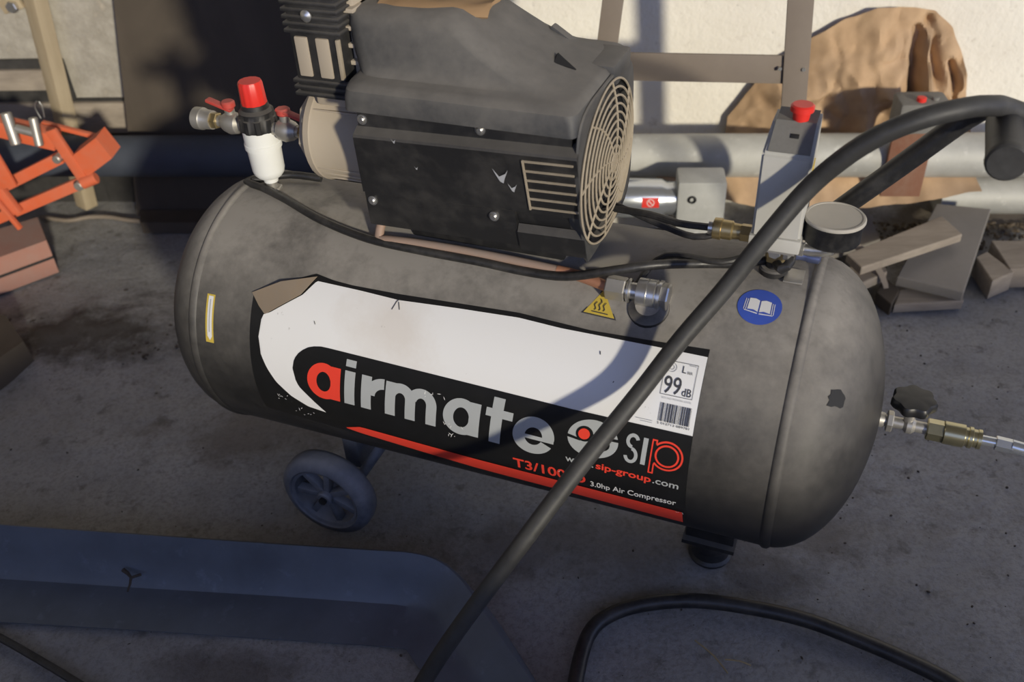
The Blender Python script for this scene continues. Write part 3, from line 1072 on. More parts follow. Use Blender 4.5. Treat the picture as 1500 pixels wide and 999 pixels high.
g0_ = len(b.v)
for k in range(10):
    r = 0.0120 + k * 0.01017
    b.torus((gx(r), MY, MZ), (1, 0, 0), r, 0.0015, 56 if k > 3 else 28, 6)
for k in range(8):
    a0 = 2 * pi * k / 8 + 0.2
    b.tube([(gx(r), MY + r * cos(a0 + 0.5 * (r / 0.104)), MZ + r * sin(a0 + 0.5 * (r / 0.104))) for r in (0.010, 0.030, 0.055, 0.080, 0.1035)], 0.0014, 6)
b.v = [(x, y, MZ + (z - MZ) * 0.915) for x, y, z in b.v]             # the guard is slightly oval
b.cyl((0.146, MY, MZ), (0.151, MY, MZ), 0.0115, n=20, bev=0.001)
b.build('fan_grille', MT['grille'], AC)

# --- pump: crankcase, head, air filter
b = MB()
CX, CY, CZ = -0.172, -0.008, 0.603
b.lathe((-0.250, CY, CZ), (1, 0, 0), [(0.0, 0.050), (0.003, 0.056), (0.014, 0.058), (0.016, 0.064)], 8)
b.lathe((-0.235, CY, CZ), (1, 0, 0), [(0, 0.064), (0.002, 0.0665), (0.010, 0.067), (0.012, 0.0655), (0.05, 0.064), (0.112, 0.064)], 40)
crk = b.build('crankcase', MT['alu'], AC)
for z in (0.555, 0.565, 0.575, 0.648):
    b = MB()
    dy = sqrt(0.064 ** 2 - (z - CZ) ** 2)
    b.box((-0.180, CY - dy, z), (0.085, 0.004, 0.0025), 0.0008)
    b.build('casting_rib', MT['alu'], crk)
for a in (rad(60), rad(150), rad(215), rad(300)):
    b = MB(); b.hexa((-0.237, CY + 0.060 * cos(a), CZ + 0.060 * sin(a)), (-0.229, CY + 0.060 * cos(a), CZ + 0.060 * sin(a)), 0.005)
    b.build('bolt', MT['zinc'], crk)
b = MB()
b.span(-0.215, -0.145, -0.055, 0.055, 0.655, 0.86, 0.004)
for k in range(9):
    b.span(-0.222, -0.14, -0.064, 0.064, 0.675 + 0.02 * k, 0.680 + 0.02 * k, 0.001)
b.build('cylinder', MT['alu'], AC)
b = MB()
b.span(-0.219, -0.152, -0.081, -0.030, 0.680, 0.842, 0.006)
af = b.build('air_filter', MT['plastic'], AC)
for z in (0.681, 0.689, 0.697, 0.756, 0.764, 0.772, 0.780, 0.788, 0.797, 0.806, 0.815):
    b = MB()
    b.span(-0.2225, -0.1485, -0.0845, -0.030, z - 0.0022, z + 0.0022, 0.0014)
    b.build('rib', MT['plastic'], af)
for x in (-0.203, -0.175):
    b = MB()
    b.span(x - 0.0085, x + 0.0085, -0.0835, -0.078, 0.703, 0.750, 0.002)
    tag(b.build('vent_window', MT['alu'], af), 'beige slot in the filter housing')
b = MB(); b.span(-0.157, -0.1525, -0.0835, -0.078, 0.703, 0.750, 0.001)
b.build('vent_window', MT['grille'], af)
b = MB(); b.lathe((-0.189, -0.083, 0.775), (0, -1, 0), [(0, 0.007), (0.002, 0.007), (0.004, 0.004), (0.005, 0.002)], 16)
b.build('screw', MT['steel'], af)

# --- delivery pipe, check valve
b = MB()
pts = [(-0.128, -0.060, 0.560), (-0.129, -0.085, 0.520), (-0.127, -0.097, 0.496), (-0.112, -0.104, 0.487)]
def sk(x, deg, off): return Vector((x, -(R + off) * cos(rad(deg)), ZC + (R + off) * sin(rad(deg))))


pts = [(-0.135, -0.040, 0.560), (-0.142, -0.052, 0.520)]
pts += [sk(x, t, 0.008) for x, t in ((-0.148, 70.5), (-0.135, 69.5), (-0.103, 70.2), (-0.045, 70.6), (0.025, 70.3), (0.085, 69.6), (0.129, 68.6), (0.162, 66.5))]
b.tube(pts, 0.0062, 12)
dp = b.build('delivery_pipe', [MT['dustpipe']], AC)
q = sk(0.166, 66.0, 0.010)
b = MB(); b.tube([sk(0.100, 69.3, 0.008), sk(0.129, 68.6, 0.008), q], 0.0067, 12)
b.build('copper_end', MT['copper'], dp)
b = MB()
b.hexa(q + Vector((0.0, 0, 0)), q + Vector((0.024, 0, 0)), 0.0150)
cv = b.build('check_valve', MT['zinc'], AC)
b = MB(); b.cyl(q + Vector((0.024, 0, 0)), q + Vector((0.040, 0, 0)), 0.0105); b.cyl(q + Vector((0.026, 0, 0)), q + Vector((0.030, 0, 0)), 0.0148, bev=0.001)
b.build('neck', MT['steel'], cv)
b = MB(); b.lathe(q + Vector((0.038, 0, 0)), (1, 0, 0), [(0, 0.015), (0.001, 0.0175), (0.012, 0.018), (0.0125, 0.017), (0.0135, 0.018), (0.022, 0.018), (0.023, 0.0165), (0.025, 0.0165), (0.0255, 0.0185), (0.029, 0.0185)], 28)
b.build('valve_body', MT['steel'], cv)
b = MB(); b.hexa(q + Vector((0.066, 0, 0)), q + Vector((0.076, 0, 0)), 0.0165)
b.build('end_nut', MT['steel'], cv)
b = MB(); b.lathe(cp(0.220, rad(62) * R, -0.004), cp(0.220, rad(62) * R, 1) - cp(0.220, rad(62) * R, 0), [(0, 0.026), (0.006, 0.024), (0.010, 0.018), (0.014, 0.015)], 24)
b.build('boss', MT['tank'], cv)

# --- pressure switch on its manifold
b = MB()
SX0, SX1, SY0, SY1 = 0.3195, 0.3735, -0.032, 0.036
TP = [(SY0, 0.551), (SY0, 0.653), (SY0 + 0.030, 0.6795), (SY1, 0.6795), (SY1, 0.551)]
n = len(TP)
bb = bmesh.new()
A = [bb.verts.new((SX0 + (0.0045 if z > 0.66 else 0), y, z)) for y, z in TP]
B = [bb.verts.new((SX1 - (0.0015 if z > 0.66 else 0), y, z)) for y, z in TP]
bb.faces.new(A); bb.faces.new(B[::-1])
for i in range(n):
    bb.faces.new((A[i], A[(i + 1) % n], B[(i + 1) % n], B[i]))
bmesh.ops.recalc_face_normals(bb, faces=bb.faces)
bmesh.ops.bevel(bb, geom=list(bb.edges), offset=0.003, segments=2, affect='EDGES')
b.bm(bb)
sw = b.build('pressure_switch', MT['grey'], AC)
b = MB()
b.slab([(SX0 + 0.006, SY0 + 0.002, 0.6555), (SX1 - 0.004, SY0 + 0.002, 0.6555), (SX1 - 0.004, SY0 + 0.029, 0.6797), (SX0 + 0.008, SY0 + 0.029, 0.6797)], (0, -0.0007, 0.0009))
b.slab([(SX0 + 0.008, SY0 + 0.029, 0.6797), (SX1 - 0.004, SY0 + 0.029, 0.6797), (SX1 - 0.004, SY1 - 0.004, 0.6797), (SX0 + 0.008, SY1 - 0.004, 0.6797)], (0, 0, 0.0009))
tag(b.build('dust_film', MT['greytop'], sw), 'dark dust lying on the top of the box')
b = MB(); b.span(SX0 - 0.002, SX1 + 0.001, SY0 - 0.002, SY1 + 0.002, 0.536, 0.553, 0.002)
b.build('base', MT['grey'], sw)
b = MB(); b.span(SX0 + 0.0035, SX1 - 0.004, SY0 + 0.004, SY1, 0.530, 0.537, 0.001)
b.build('base_plate', MT['zinc'], sw)
b = MB(); b.lathe((0.352, 0.004, 0.680), (0, 0, 1), [(0, 0.0085), (0.010, 0.0095), (0.0105, 0.0125), (0.016, 0.0125), (0.0175, 0.0105)], 28)
tag(b.build('stop_button', MT['red'], sw), 'red mushroom button')
b = MB(); b.box((0.350, -0.016, 0.6690), (0.009, 0.005, 0.003), 0.0005, R=RX(rad(41)))
b.build('slot', MT['dark'], sw)
b = MB(); b.span(SX1 - 0.001, SX1 + 0.0004, -0.020, 0.000, 0.605, 0.640)
b.build('yellow_sticker', MT['p_yellow'], sw)
for x in (0.331, 0.361):
    b = MB(); b.hexa((x, -0.018, 0.520), (x, -0.018, 0.531), 0.0052)
    b.build('bolt', MT['steel'], sw)
b = MB()
b.cyl((0.347, 0, 0.482), (0.347, 0, 0.497), 0.017, n=24, bev=0.002)
b.cyl((0.347, 0, 0.495), (0.347, 0, 0.510), 0.010)
man = b.build('tank_port', MT['tank'], AC)
b = MB(); b.hexa((0.347, 0, 0.505), (0.347, 0, 0.521), 0.0125)
b.build('brass_nut', MT['brass'], man)
b = MB(); b.cyl((0.347, 0, 0.520), (0.347, 0, 0.533), 0.009); b.cyl((0.347, 0, 0.526), (0.372, 0.0, 0.526), 0.008); b.hexa((0.347, -0.012, 0.527), (0.347, -0.024, 0.527), 0.0075)
b.build('manifold', MT['steel'], man)
# cable glands and cords
b = MB()
g0 = Vector((0.317, -0.010, 0.541))
b.hexa(g0 + Vector((-0.012, 0, 0)), g0 + Vector((0.004, 0, 0)), 0.0105)
b.lathe(g0 + Vector((-0.044, 0, 0)), (1, 0, 0), [(0, 0.010), (0.001, 0.0125), (0.010, 0.013), (0.0105, 0.0115), (0.022, 0.0115), (0.024, 0.0095), (0.034, 0.009)], 20)
gl = b.build('cable_gland', MT['brass'], AC)
b = MB(); b.cyl(g0 + Vector((-0.049, 0, 0)), g0 + Vector((-0.043, 0, 0)), 0.0085)
b.build('gland_seal', MT['steel'], gl)
b = MB(); b.cyl((0.325, 0.012, 0.530), (0.283, 0.010, 0.526), 0.0085, n=16)
b.build('cord_sleeve', MT['cable'], AC)
b = MB(); b.tube([g0 + Vector((-0.045, 0, 0)), g0 + Vector((-0.085, 0.0, -0.001)), (0.195, 0.000, 0.540), (0.150, 0.010, 0.535), (0.105, 0.02, 0.530)], 0.0045, 10)
b.build('power_cord', MT['cable'], AC)
b = MB(); b.tube([(0.285, 0.010, 0.526), (0.25, 0.00, 0.519), (0.20, 0.012, 0.523), (0.150, 0.020, 0.533), (0.11, 0.03, 0.533)], 0.0042, 10)
b.build('motor_cord', MT['cable'], AC)
b = MB(); b.tube([(0.33, 0.0, 0.512), (0.29, -0.028, 0.508), (0.25, -0.024, 0.505), (0.222, -0.026, 0.502), (0.207, -0.045, 0.494), (0.202, -0.075, 0.487)], 0.0042, 10)
b.build('earth_cord', MT['cable'], AC)

# --- gauge
GX, GY = 0.405, -0.004
b = MB(); b.lathe((GX, GY, 0.544), (0, 0, 1), [(0, 0.026), (0.002, 0.030), (0.004, 0.0315), (0.026, 0.0315), (0.0285, 0.0330), (0.0300, 0.0330)], 48)
ga = b.build('pressure_gauge', MT['gauge'], AC)
b = MB(); b.lathe((GX, GY, 0.5725), (0, 0, 1), [(0.0, 0.0335), (0.002, 0.0335), (0.0035, 0.0322), (0.0035, 0.0300), (0.0025, 0.0298)], 48, cap=False)
b.build('bezel', MT['dial'], ga)
b = MB(); b.lathe((GX, GY, 0.5745), (0, 0, 1), [(0.0, 0.0300), (0.0008, 0.0300), (0.0010, 0.0001)], 48)
tag(b.build('glass', MT['dial'], ga), 'glass dulled by thick pale dust')
b = MB(); b.tube([(0.372, 0.0, 0.526), (0.388, -0.002, 0.527), (GX, GY, 0.532), (GX, GY, 0.546)], 0.0075, 12); b.hexa((0.366, 0, 0.526), (0.378, 0, 0.526), 0.0095)
b.build('gauge_stem', MT['steel'], ga)
b = MB()
b.lathe((0.362, 0.004, 0.515), (0.9, 0.05, -0.10), [(0, 0.006), (0.010, 0.0068), (0.012, 0.0058), (0.020, 0.0058), (0.022, 0.0068), (0.034, 0.006), (0.036, 0.003)], 18)
b.build('safety_valve', MT['bluesteel'], AC)

# --- thin black line from the switch round the motor to the regulator side
b = MB()
P = []
for px, py in ((362, 266), (385, 275), (420, 293), (470, 322), (540, 350), (620, 368), (700, 383), (770, 398), (830, 405), (900, 396), (960, 388), (1030, 386), (1090, 386), (1130, 380)):
    # where the line lies on the receiver
    d = TANK.m.transposed() @ ray(px, py)
    c = TANK.l(CP)
    rr = R + (0.0065 if px < 780 else 0.012 if px < 860 or px > 1000 else 0.030)
    A_ = d.y ** 2 + d.z ** 2; B_ = 2 * (c.y * d.y + (c.z - ZC) * d.z); C_ = c.y ** 2 + (c.z - ZC) ** 2 - rr * rr
    D_ = max(0, B_ * B_ - 4 * A_ * C_)
    P.append(c + d * ((-B_ - sqrt(D_)) / 2 / A_))
P += [Vector((0.358, -0.030, 0.512)), Vector((0.366, -0.020, 0.518)), Vector((0.364, -0.006, 0.524))]
P = [Vector((-0.300, 0.045, 0.492)), Vector((-0.345, 0.035, 0.496)), Vector((-0.376, 0.012, 0.497))] + P
b.tube(P, 0.0056, 12)
b.build('unloader_line', MT['cable'], AC)

# --- filter regulator with two taps
RXc = -0.353
b = MB()
b.cyl((RXc, 0, 0.484), (RXc, 0, 0.512), 0.008)
b.hexa((RXc, 0, 0.486), (RXc, 0, 0.494), 0.014)
rg = b.build('filter_regulator', MT['zinc'], AC)
b = MB()
b.lathe((RXc, 0, 0.503), (0, 0, 1), [(0, 0.010), (0.008, 0.011), (0.009, 0.017), (0.014, 0.021), (0.020, 0.0225), (0.052, 0.0235), (0.053, 0.0255), (0.060, 0.0255), (0.061, 0.0245), (0.082, 0.0245), (0.083, 0.023)], 32)
b.build('bowl', MT['white'], rg)
b = MB()
b.lathe((RXc, 0, 0.583), (0, 0, 1), [(0, 0.0265), (0.018, 0.0265), (0.019, 0.024), (0.026, 0.0235), (0.030, 0.019), (0.036, 0.018)], 60, mod=lambda t, k: 1 - (0.07 if k < 2 and int(t / (2 * pi) * 20) % 2 else 0))
tag(b.build('collar', MT['plastic'], rg), 'ribbed dark grey collar')
b = MB()
b.lathe((RXc, 0, 0.617), (0, 0, 1), [(0, 0.0165), (0.003, 0.0175), (0.030, 0.0165), (0.033, 0.015)], 48, mod=lambda t, k: 1 - 0.05 * (0.5 + 0.5 * cos(t * 12)))
tag(b.build('knob', MT['red'], rg), 'bright red adjusting knob')
for sx in (-1, 1):
    b = MB()
    z = 0.585
    q = Vector((RXc, 0, z))
    b.cyl(q + Vector((sx * 0.018, 0, 0)), q + Vector((sx * 0.034, 0, 0)), 0.009)
    b.lathe(q + Vector((sx * 0.030, 0, 0)), (sx, 0, 0), [(0, 0.009), (0.004, 0.014), (0.014, 0.016), (0.024, 0.013), (0.030, 0.009)], 20)
    b.cyl(q + Vector((sx * 0.058, 0, 0)), q + Vector((sx * 0.070, 0, 0)), 0.008)
    b.cyl(q + Vector((sx * 0.044, 0, 0.010)), q + Vector((sx * 0.044, 0, 0.026)), 0.007)
    tp = b.build('tap', MT['zinc'], rg)
    b = MB()
    b.hexa(q + Vector((sx * 0.066, 0, 0)), q + Vector((sx * 0.078, 0, 0)), 0.0115)
    b.build('brass_nut', MT['brass'], tp) if False else b.build('tap_nut', MT['brass'], rg)
    b = MB()
    b.lathe(q + Vector((sx * 0.076, 0, 0)), (sx, 0, 0), [(0, 0.013), (0.014, 0.014), (0.016, 0.0155), (0.028, 0.0155), (0.030, 0.012)], 22)
    b.build('coupling', MT['zinc'], rg)
    b = MB()
    b.box(q + Vector((sx * 0.044 + 0.012 * sx, -0.003, 0.026)), (0.040, 0.011, 0.005), 0.002, R=RY(rad(16)))
    b.cyl(q + Vector((sx * 0.044, 0, 0.022)), q + Vector((sx * 0.044, 0, 0.032)), 0.0095, bev=0.002)
    b.build('tap_lever', MT['faded'], rg)

# --- outlet on the right end cap: needle tap with star knob, quick coupling, hose tail
b = MB()
ex = HL + CAPD
z0 = 0.298
b.cyl((ex - 0.012, 0, z0), (ex + 0.006, 0, z0), 0.013, 0.009, n=18)
b.cyl((ex, 0, z0), (ex + 0.055, 0, z0), 0.0075)
b.hexa((ex + 0.008, 0, z0), (ex + 0.016, 0, z0), 0.0135)
b.cyl((ex + 0.033, 0, z0 - 0.004), (ex + 0.033, 0, z0 + 0.030), 0.0062)
b.lathe((ex + 0.028, 0, z0), (1, 0, 0), [(0, 0.0075), (0.004, 0.011), (0.010, 0.011), (0.014, 0.0075)], 18)
ov = b.build('outlet_tap', MT['zinc'], AC)
b = MB()
b.lathe((ex + 0.033, 0, z0 + 0.028), (0, 0, 1), [(0, 0.010), (0.003, 0.0235), (0.006, 0.0255), (0.013, 0.0255), (0.016, 0.0235), (0.0175, 0.012), (0.017, 0.0002)], 64, mod=lambda t, k: 1 + 0.075 * cos(7 * t))
tag(b.build('star_knob', MT['knob'], ov), 'black seven-lobed knob')
b = MB()
x = ex + 0.055
b.hexa((x, 0, z0), (x + 0.020, 0, z0), 0.0135)
b.lathe((x + 0.019, 0, z0), (1, 0, 0), [(0, 0.0135), (0.001, 0.0145), (0.024, 0.0145), (0.025, 0.012), (0.028, 0.012), (0.029, 0.0135), (0.033, 0.0135), (0.034, 0.0115), (0.038, 0.0115), (0.039, 0.0125), (0.043, 0.0125), (0.044, 0.008)], 26)
b.build('quick_coupling', MT['goldzinc'], ov)
b = MB()
b.cyl((x + 0.060, 0, z0), (x + 0.080, 0, z0), 0.0065)
b.hexa((x + 0.078, 0, z0), (x + 0.098, 0, z0 - 0.001), 0.0090)
b.cyl((x + 0.096, 0, z0), (x + 0.145, -0.002, z0 - 0.004), 0.0085)
b.build('hose_tail', MT['chrome'], ov)

# --- handle
b = MB()
hp = [(0.352, 0.080, 0.474), (0.380, 0.080, 0.508), (0.413, 0.080, 0.547), (0.472, 0.080, 0.616), (0.517, 0.080, 0.669), (0.536, 0.072, 0.687), (0.546, 0.050, 0.690), (0.548, 0.02, 0.690), (0.549, -0.040, 0.689)]
b.tube(hp, 0.0125, 16)
hd = b.build('handle', MT['cable'], AC)
b = MB()
b.lathe((0.548, 0.030, 0.690), (0.01, -1, -0.01), [(0, 0.0165), (0.002, 0.0175), (0.084, 0.0185), (0.087, 0.0195), (0.092, 0.0190), (0.094, 0.017)], 28)
tag(b.build('grip', MT['rubber'], hd), 'worn rubber grip with a dusty flat end')

# ------------------------------------------------------------------ hoses
def tk(px, py, y):
    return TANK.w(hit(TANK, px, py, 1, y))


P = [TANK.w((1.05, 0.12, 0.012)), TANK.w((0.98, 0.12, 0.10)), TANK.w((0.86, 0.11, 0.40)), TANK.w((0.72, 0.085, 0.63)), tk(1500, 167, 0.03), tk(1450, 155, -0.005), tk(1400, 161, -0.030), tk(1340, 177, -0.045), tk(1280, 203, -0.052), tk(1230, 236, -0.056), tk(1180, 280, -0.060),
     tk(1120, 350, -0.085), tk(1060, 425, -0.112), tk(997, 498, -0.150), tk(936, 576, -0.190), tk(864, 665, -0.254), tk(810, 735, -0.298), tk(760, 802, -0.337), tk(700, 882, -0.375), tk(650, 952, -0.408), tk(618, 1003, -0.431), tk(590, 1050, -0.451)]
q = P[-1]
P += [Vector((q.x - 0.05, q.y - 0.04, 0.016)), Vector((q.x - 0.15, q.y - 0.09, 0.0125)), Vector((q.x - 0.28, q.y - 0.11, 0.0125))]
b = MB()
b.tube(P, 0.0105, 16, step=0.01)
h1 = b.build('air_hose', MT['rubber'], base=tuple(P[-1]))
tag(h1, 'thick black rubber hose draped over the handle and hanging diagonally across the tank label', 'hose')
b = MB()
P = [onz(840, 1060, 0.012), onz(843, 999, 0.012), onz(862, 930, 0.012), onz(895, 900, 0.012), onz(950, 884, 0.012), onz(1020, 880, 0.012), onz(1100, 890, 0.012), onz(1180, 908, 0.012), onz(1260, 938, 0.012), onz(1330, 968, 0.012), onz(1395, 1001, 0.012), onz(1460, 1050, 0.012)]
b.tube(P, 0.0105, 16, step=0.01)
tag(b.build('floor_hose', MT['cable'], base=tuple(P[5])), 'black hose lying in a half loop on the floor in front of the compressor', 'hose')
b = MB()
P = [onz(-60, 905, 0.006), onz(0, 934, 0.006), onz(60, 968, 0.006), onz(118, 1003, 0.006), onz(180, 1040, 0.006)]
b.tube(P, 0.0055, 10)
tag(b.build('cable', MT['cable'], base=tuple(P[2])), 'thin black cable on the floor in the bottom left corner', 'cable')

# ------------------------------------------------------------------ folded sheet metal in the foreground
b = MB()
def path(pts, n=60):
    P = [onz(*p) for p in pts]
    Q = spline(P, 0.01)
    L = [0]
    for a, c in zip(Q, Q[1:]):
        L.append(L[-1] + (c - a).length)
    return Q, L
# across the sheet, from its near edge over the upright flange to the lip behind it; each row names the same stations along the bend
ST = [
    ((-150, 903, 0.003), (-150, 835, 0.004), (-150, 758, 0.080)), ((0, 911, 0.003), (0, 843, 0.004), (0, 769, 0.080)),
    ((200, 923, 0.004), (200, 856, 0.004), (200, 783, 0.080)), ((400, 936, 0.003), (400, 868, 0.004), (400, 797, 0.080)),
    ((540, 945, 0.003), (540, 878, 0.004), (540, 806, 0.080)), ((578, 948, 0.003), (588, 882, 0.004), (600, 810, 0.078)),
    ((592, 950, 0.003), (622, 890, 0.005), (640, 821, 0.070)), ((598, 955, 0.003), (640, 902, 0.006), (672, 846, 0.058)),
    ((606, 968, 0.003), (654, 925, 0.006), (700, 884, 0.048)), ((622, 990, 0.003), (680, 965, 0.006), (738, 940, 0.044)),
    ((645, 1030, 0.003), (715, 1010, 0.006), (786, 1008, 0.042)), ((700, 1110, 0.003), (780, 1100, 0.006), (850, 1105, 0.042))]
A_ = spline([onz(*q[0]) for q in ST], 9); B_ = spline([onz(*q[1]) for q in ST], 9); C_ = spline([onz(*q[2]) for q in ST], 9)
def dens(k, sub=6):
    P = [onz(*q[k]) for q in ST]
    out = []
    for i in range(len(P) - 1):
        a, c = P[i], P[i + 1]
        p0 = P[i - 1] if i else a * 2 - c
        p3 = P[i + 2] if i + 2 < len(P) else c * 2 - a
        for q in range(sub):
            t = q / sub
            out.append(0.5 * ((2 * a) + (c - p0) * t + (2 * p0 - 5 * a + 4 * c - p3) * t * t + (3 * a - p0 - 3 * c + p3) * t ** 3))
    return out + [P[-1]]
A_, B_, C_ = dens(0), dens(1), dens(2)
rows = []
for k, (a, f_, t_) in enumerate(zip(A_, B_, C_)):
    out = Vector((t_.x - f_.x, t_.y - f_.y, 0)).normalized()
    drop = 0.02 + 0.03 * min(1, max(0, (k - 30) / 14))
    m = f_.lerp(t_, 0.5) + Vector((0, 0, 0.003))
    rows.append([a, a.lerp(f_, 0.6), a.lerp(f_, 0.92) + Vector((0, 0, 0.0005)), f_.lerp(t_, 0.10) + Vector((0, 0, 0.001)), m, t_, t_ + out * 0.004 + Vector((0, 0, -0.002)), t_ + out * (0.006 + drop * 0.35) + Vector((0, 0, -min(drop, t_.z - 0.004)))])
n = len(rows[0])
bb = bmesh.new()
bv = [bb.verts.new(p) for q in rows for p in q]
for k in range(len(rows) - 1):
    for i in range(n - 1):
        bb.faces.new([bv[q] for q in (k * n + i, k * n + i + 1, (k + 1) * n + i + 1, (k + 1) * n + i)])
bmesh.ops.recalc_face_normals(bb, faces=bb.faces)
bmesh.ops.solidify(bb, geom=list(bb.faces), thickness=0.0015)
b.bm(bb)
tag(b.build('metal_flashing', MT['galv'], base=tuple(onz(300, 890, 0)), smooth=38), 'bent galvanised steel flashing lying on the floor in front of the wheel', 'flashing')
b = MB()
q = onz(192, 846, 0.03)
b.tube([q + Vector((-0.014, 0.012, 0.004)), q + Vector((0, 0, 0)), q + Vector((-0.004, -0.016, -0.012))], lambda t: 0.0035 * (1 - 0.6 * t) , 6)
b.tube([q, q + Vector((0.014, 0.004, 0.001))], 0.002, 6)
tag(b.build('dry_leaf', MT['soil'], base=tuple(q)), 'small curled dead leaf stuck on the bent metal flashing', 'leaf')

# ------------------------------------------------------------------ along the wall
def wthing(name, label, cat, base):
    return thing(name, label, cat, base, WALL)


def wmesh(b, name, mat, base, label, cat, smooth=35, group=None):
    return tag(b.build(name, mat, base=base, frame=WALL, smooth=smooth), label, cat, group)


# long pipe
b = MB()
PZ, PO, PR = 0.196, 0.155, 0.046
b.lathe((0.06, -PO, PZ), (1, 0, 0), [(0, PR - 0.004), (0, PR), (1.6, PR), (1.6, PR - 0.004)], 40)
wmesh(b, 'metal_pipe', MT['pipe'], (0.1, -PO, PZ), 'pale galvanised metal pipe running along the wall at the right behind the switch', 'pipe')
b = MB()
b.lathe((-1.75, -PO, PZ + 0.002), (1, 0, 0), [(0, PR - 0.002), (0, PR), (1.77, PR), (1.77, PR - 0.004)], 40)  # left length of the pipe, coloured dark for the shade on it
wmesh(b, 'metal_pipe', MT['shaded'], (-1.0, -PO, PZ), 'pipe with shade painted into its dark blue colour running along the wall behind the regulator at the left', 'pipe')
for u, nm in ((-1.35, 'left of the orange linkage'), (0.15, 'behind the compressor motor')):
    b = MB()
    b.span(u - 0.03, u + 0.03, -PO - 0.05, -0.06, 0.0, PZ - PR + 0.001, 0.004)
    wmesh(b, 'support_block', MT['oldwood'], (u, -PO, 0), 'wooden block under the long wall pipe ' + nm, 'block', group='blocks under the long pipe')
b = MB()
b.lathe((0.99, -0.052, 0.046), (1, 0, 0), [(0, 0.038), (0, 0.042), (0.7, 0.042), (0.7, 0.038)], 36)
wmesh(b, 'short_pipe', MT['pipe'], (1.3, -0.052, 0.005), 'pale pipe lying on the floor under the long pipe at the right', 'pipe')

# thin dark strip at the foot of the wall on the left
b = MB(); b.span(-2.4, -1.0, -0.010, 0.01, 0.0, onwall(30, 88, 0.01).z, 0.003); b.span(-1.0, 0.05, -0.010, 0.01, 0.0, onwall(150, 145, 0.01).z, 0.003)
tag(b.build('trim_1', MT['darkstrip'], base=(-1.0, 0, 0), frame=WALL), kind='structure')
# brown board, rails, post on the left
c0 = onwall(166, 0, 0.055); c1 = onwall(188, 200, 0.080)
b = MB()
dz = (c0 - c1)
top = 0.66
k_ = (top - c1.z) / dz.z
lt = c1 + dz * k_
k0 = (0.012 - c1.z) / dz.z
lb = c1 + dz * k0
W_ = Vector((0.52, 0, 0))
b.slab([lb, lb + W_, lt + W_, lt], (0, 0.012, 0))
wmesh(b, 'brown_board', MT['board'], tuple(lb), 'large dark brown board leaning on the wall behind the regulator', 'board')
rl = []
for (y0, y1, off, x0, x1) in ((103, 133, 0.020, -1.7, -1.03), (152, 196, 0.022, -1.7, -0.80)):
    z1 = onwall(60, y0, off).z
    z0_ = onwall(60, y1, off).z
    b = MB()
    b.span(x0, x1, -off, -0.001, z0_, z1, 0.003)
    nm = 'upper' if y0 < 120 else 'lower'
    wmesh(b, 'timber_rail', MT['oldwood'], ((x0 + x1) / 2, -off, z0_), nm + ' of the two brown horizontal rails on the wall behind the pale post', 'rail', group='rails on the wall')
pb = onwall(128, 303, 0.05)
pt = onwall(52, 0, 0.05)
dirp = (pt - pb).normalized()
L = 0.95
po = wthing('timber_post', 'pale square timber post leaning against the wall behind the orange linkage', 'post', tuple(pb))
xa = Vector((dirp.z, 0, -dirp.x)).normalized()
Rm = Matrix((xa, Vector((0, 1, 0)), dirp)).transposed() @ RZ(rad(-28))
b = MB(); b.box(pb + dirp * (L / 2 + 0.003), (0.040, 0.034, L), 0.0025, R=Rm)
b.build('post_body', MT['timber'], po)
q = onwall(18, 10, 0.07)
b = MB(); b.box(q + Vector((-0.010, 0.012, 0.012)), (0.05, 0.012, 0.05), 0.003, R=RY(rad(-15)))
b.build('bracket', MT['timber'], po)
b = MB(); b.cyl(q + Vector((0, 0.01, 0)), q + Vector((0, -0.008, 0)), 0.013, n=6, bev=0.002)
b.build('bolt', MT['steel'], po)
# dark plank and thin pale cord at the foot of the wall
b = MB()
T_ = [onz(205, 308, 0.03), onz(420, 304, 0.03), onz(420, 326, 0.03), onz(205, 326, 0.03)]
b.slab(T_, (0, 0, -0.029))
tag(b.build('dark_plank', MT['board'], base=tuple(onz(300, 322, 0))), 'dark plank lying on the floor left of the tank under the wall pipe', 'plank')
b = MB()
b.tube([onz(60, 318, 0.006), onz(100, 323, 0.006), onz(130, 318, 0.006), onz(160, 318, 0.006), onz(185, 322, 0.006), onz(208, 324, 0.006)], 0.005, 8)
tag(b.build('pale_cord', MT['frame'], base=tuple(onz(130, 318, 0))), 'thin grey cord lying on the floor by the foot of the pale post', 'cord')

# steel frame
FO = 0.40
fx = wthing('steel_frame', 'brown grey flat steel frame standing behind the motor with one cross bar', 'frame', tuple(onwall(1172, 335, FO)))
def bar(b, pa, pb_, w, th=0.006):
    pa, pb_ = Vector(pa), Vector(pb_)
    d = (pb_ - pa).normalized()
    x = Vector((0, 1, 0)).cross(d).normalized()
    b.box((pa + pb_) / 2, (w, th, (pb_ - pa).length), 0.001, R=Matrix((x, Vector((0, 1, 0)), d)).transposed())
for (t0, t1, w) in (((1173, 0), (1160, 190), 0.043), ((898, 0), (885, 100), 0.036)):
    a, c = onwall(*t0, FO), onwall(*t1, FO)
    d = (a - c) / (a.z - c.z)
    lo = c - d * (c.z - 0.003)
    hi = c + d * (1.0 - c.z)
    b = MB(); bar(b, lo, hi, w)
    b.box((lo + hi) / 2 + Vector((w / 2 - 0.003, 0.015, 0)), (0.005, 0.034, (hi - lo).length), 0.0008, R=Matrix(((d.normalized().cross(Vector((0, 1, 0))) * -1).normalized(), Vector((0, 1, 0)), d.normalized())).transposed())
    b.build('upright', MT['frame'], fx)
a, c = onwall(905, 97, FO - 0.006), onwall(1165, 102, FO - 0.006)
b = MB(); bar(b, a, c, 0.050)
cb = b.build('cross_bar', MT['frame'], fx)
b = MB()
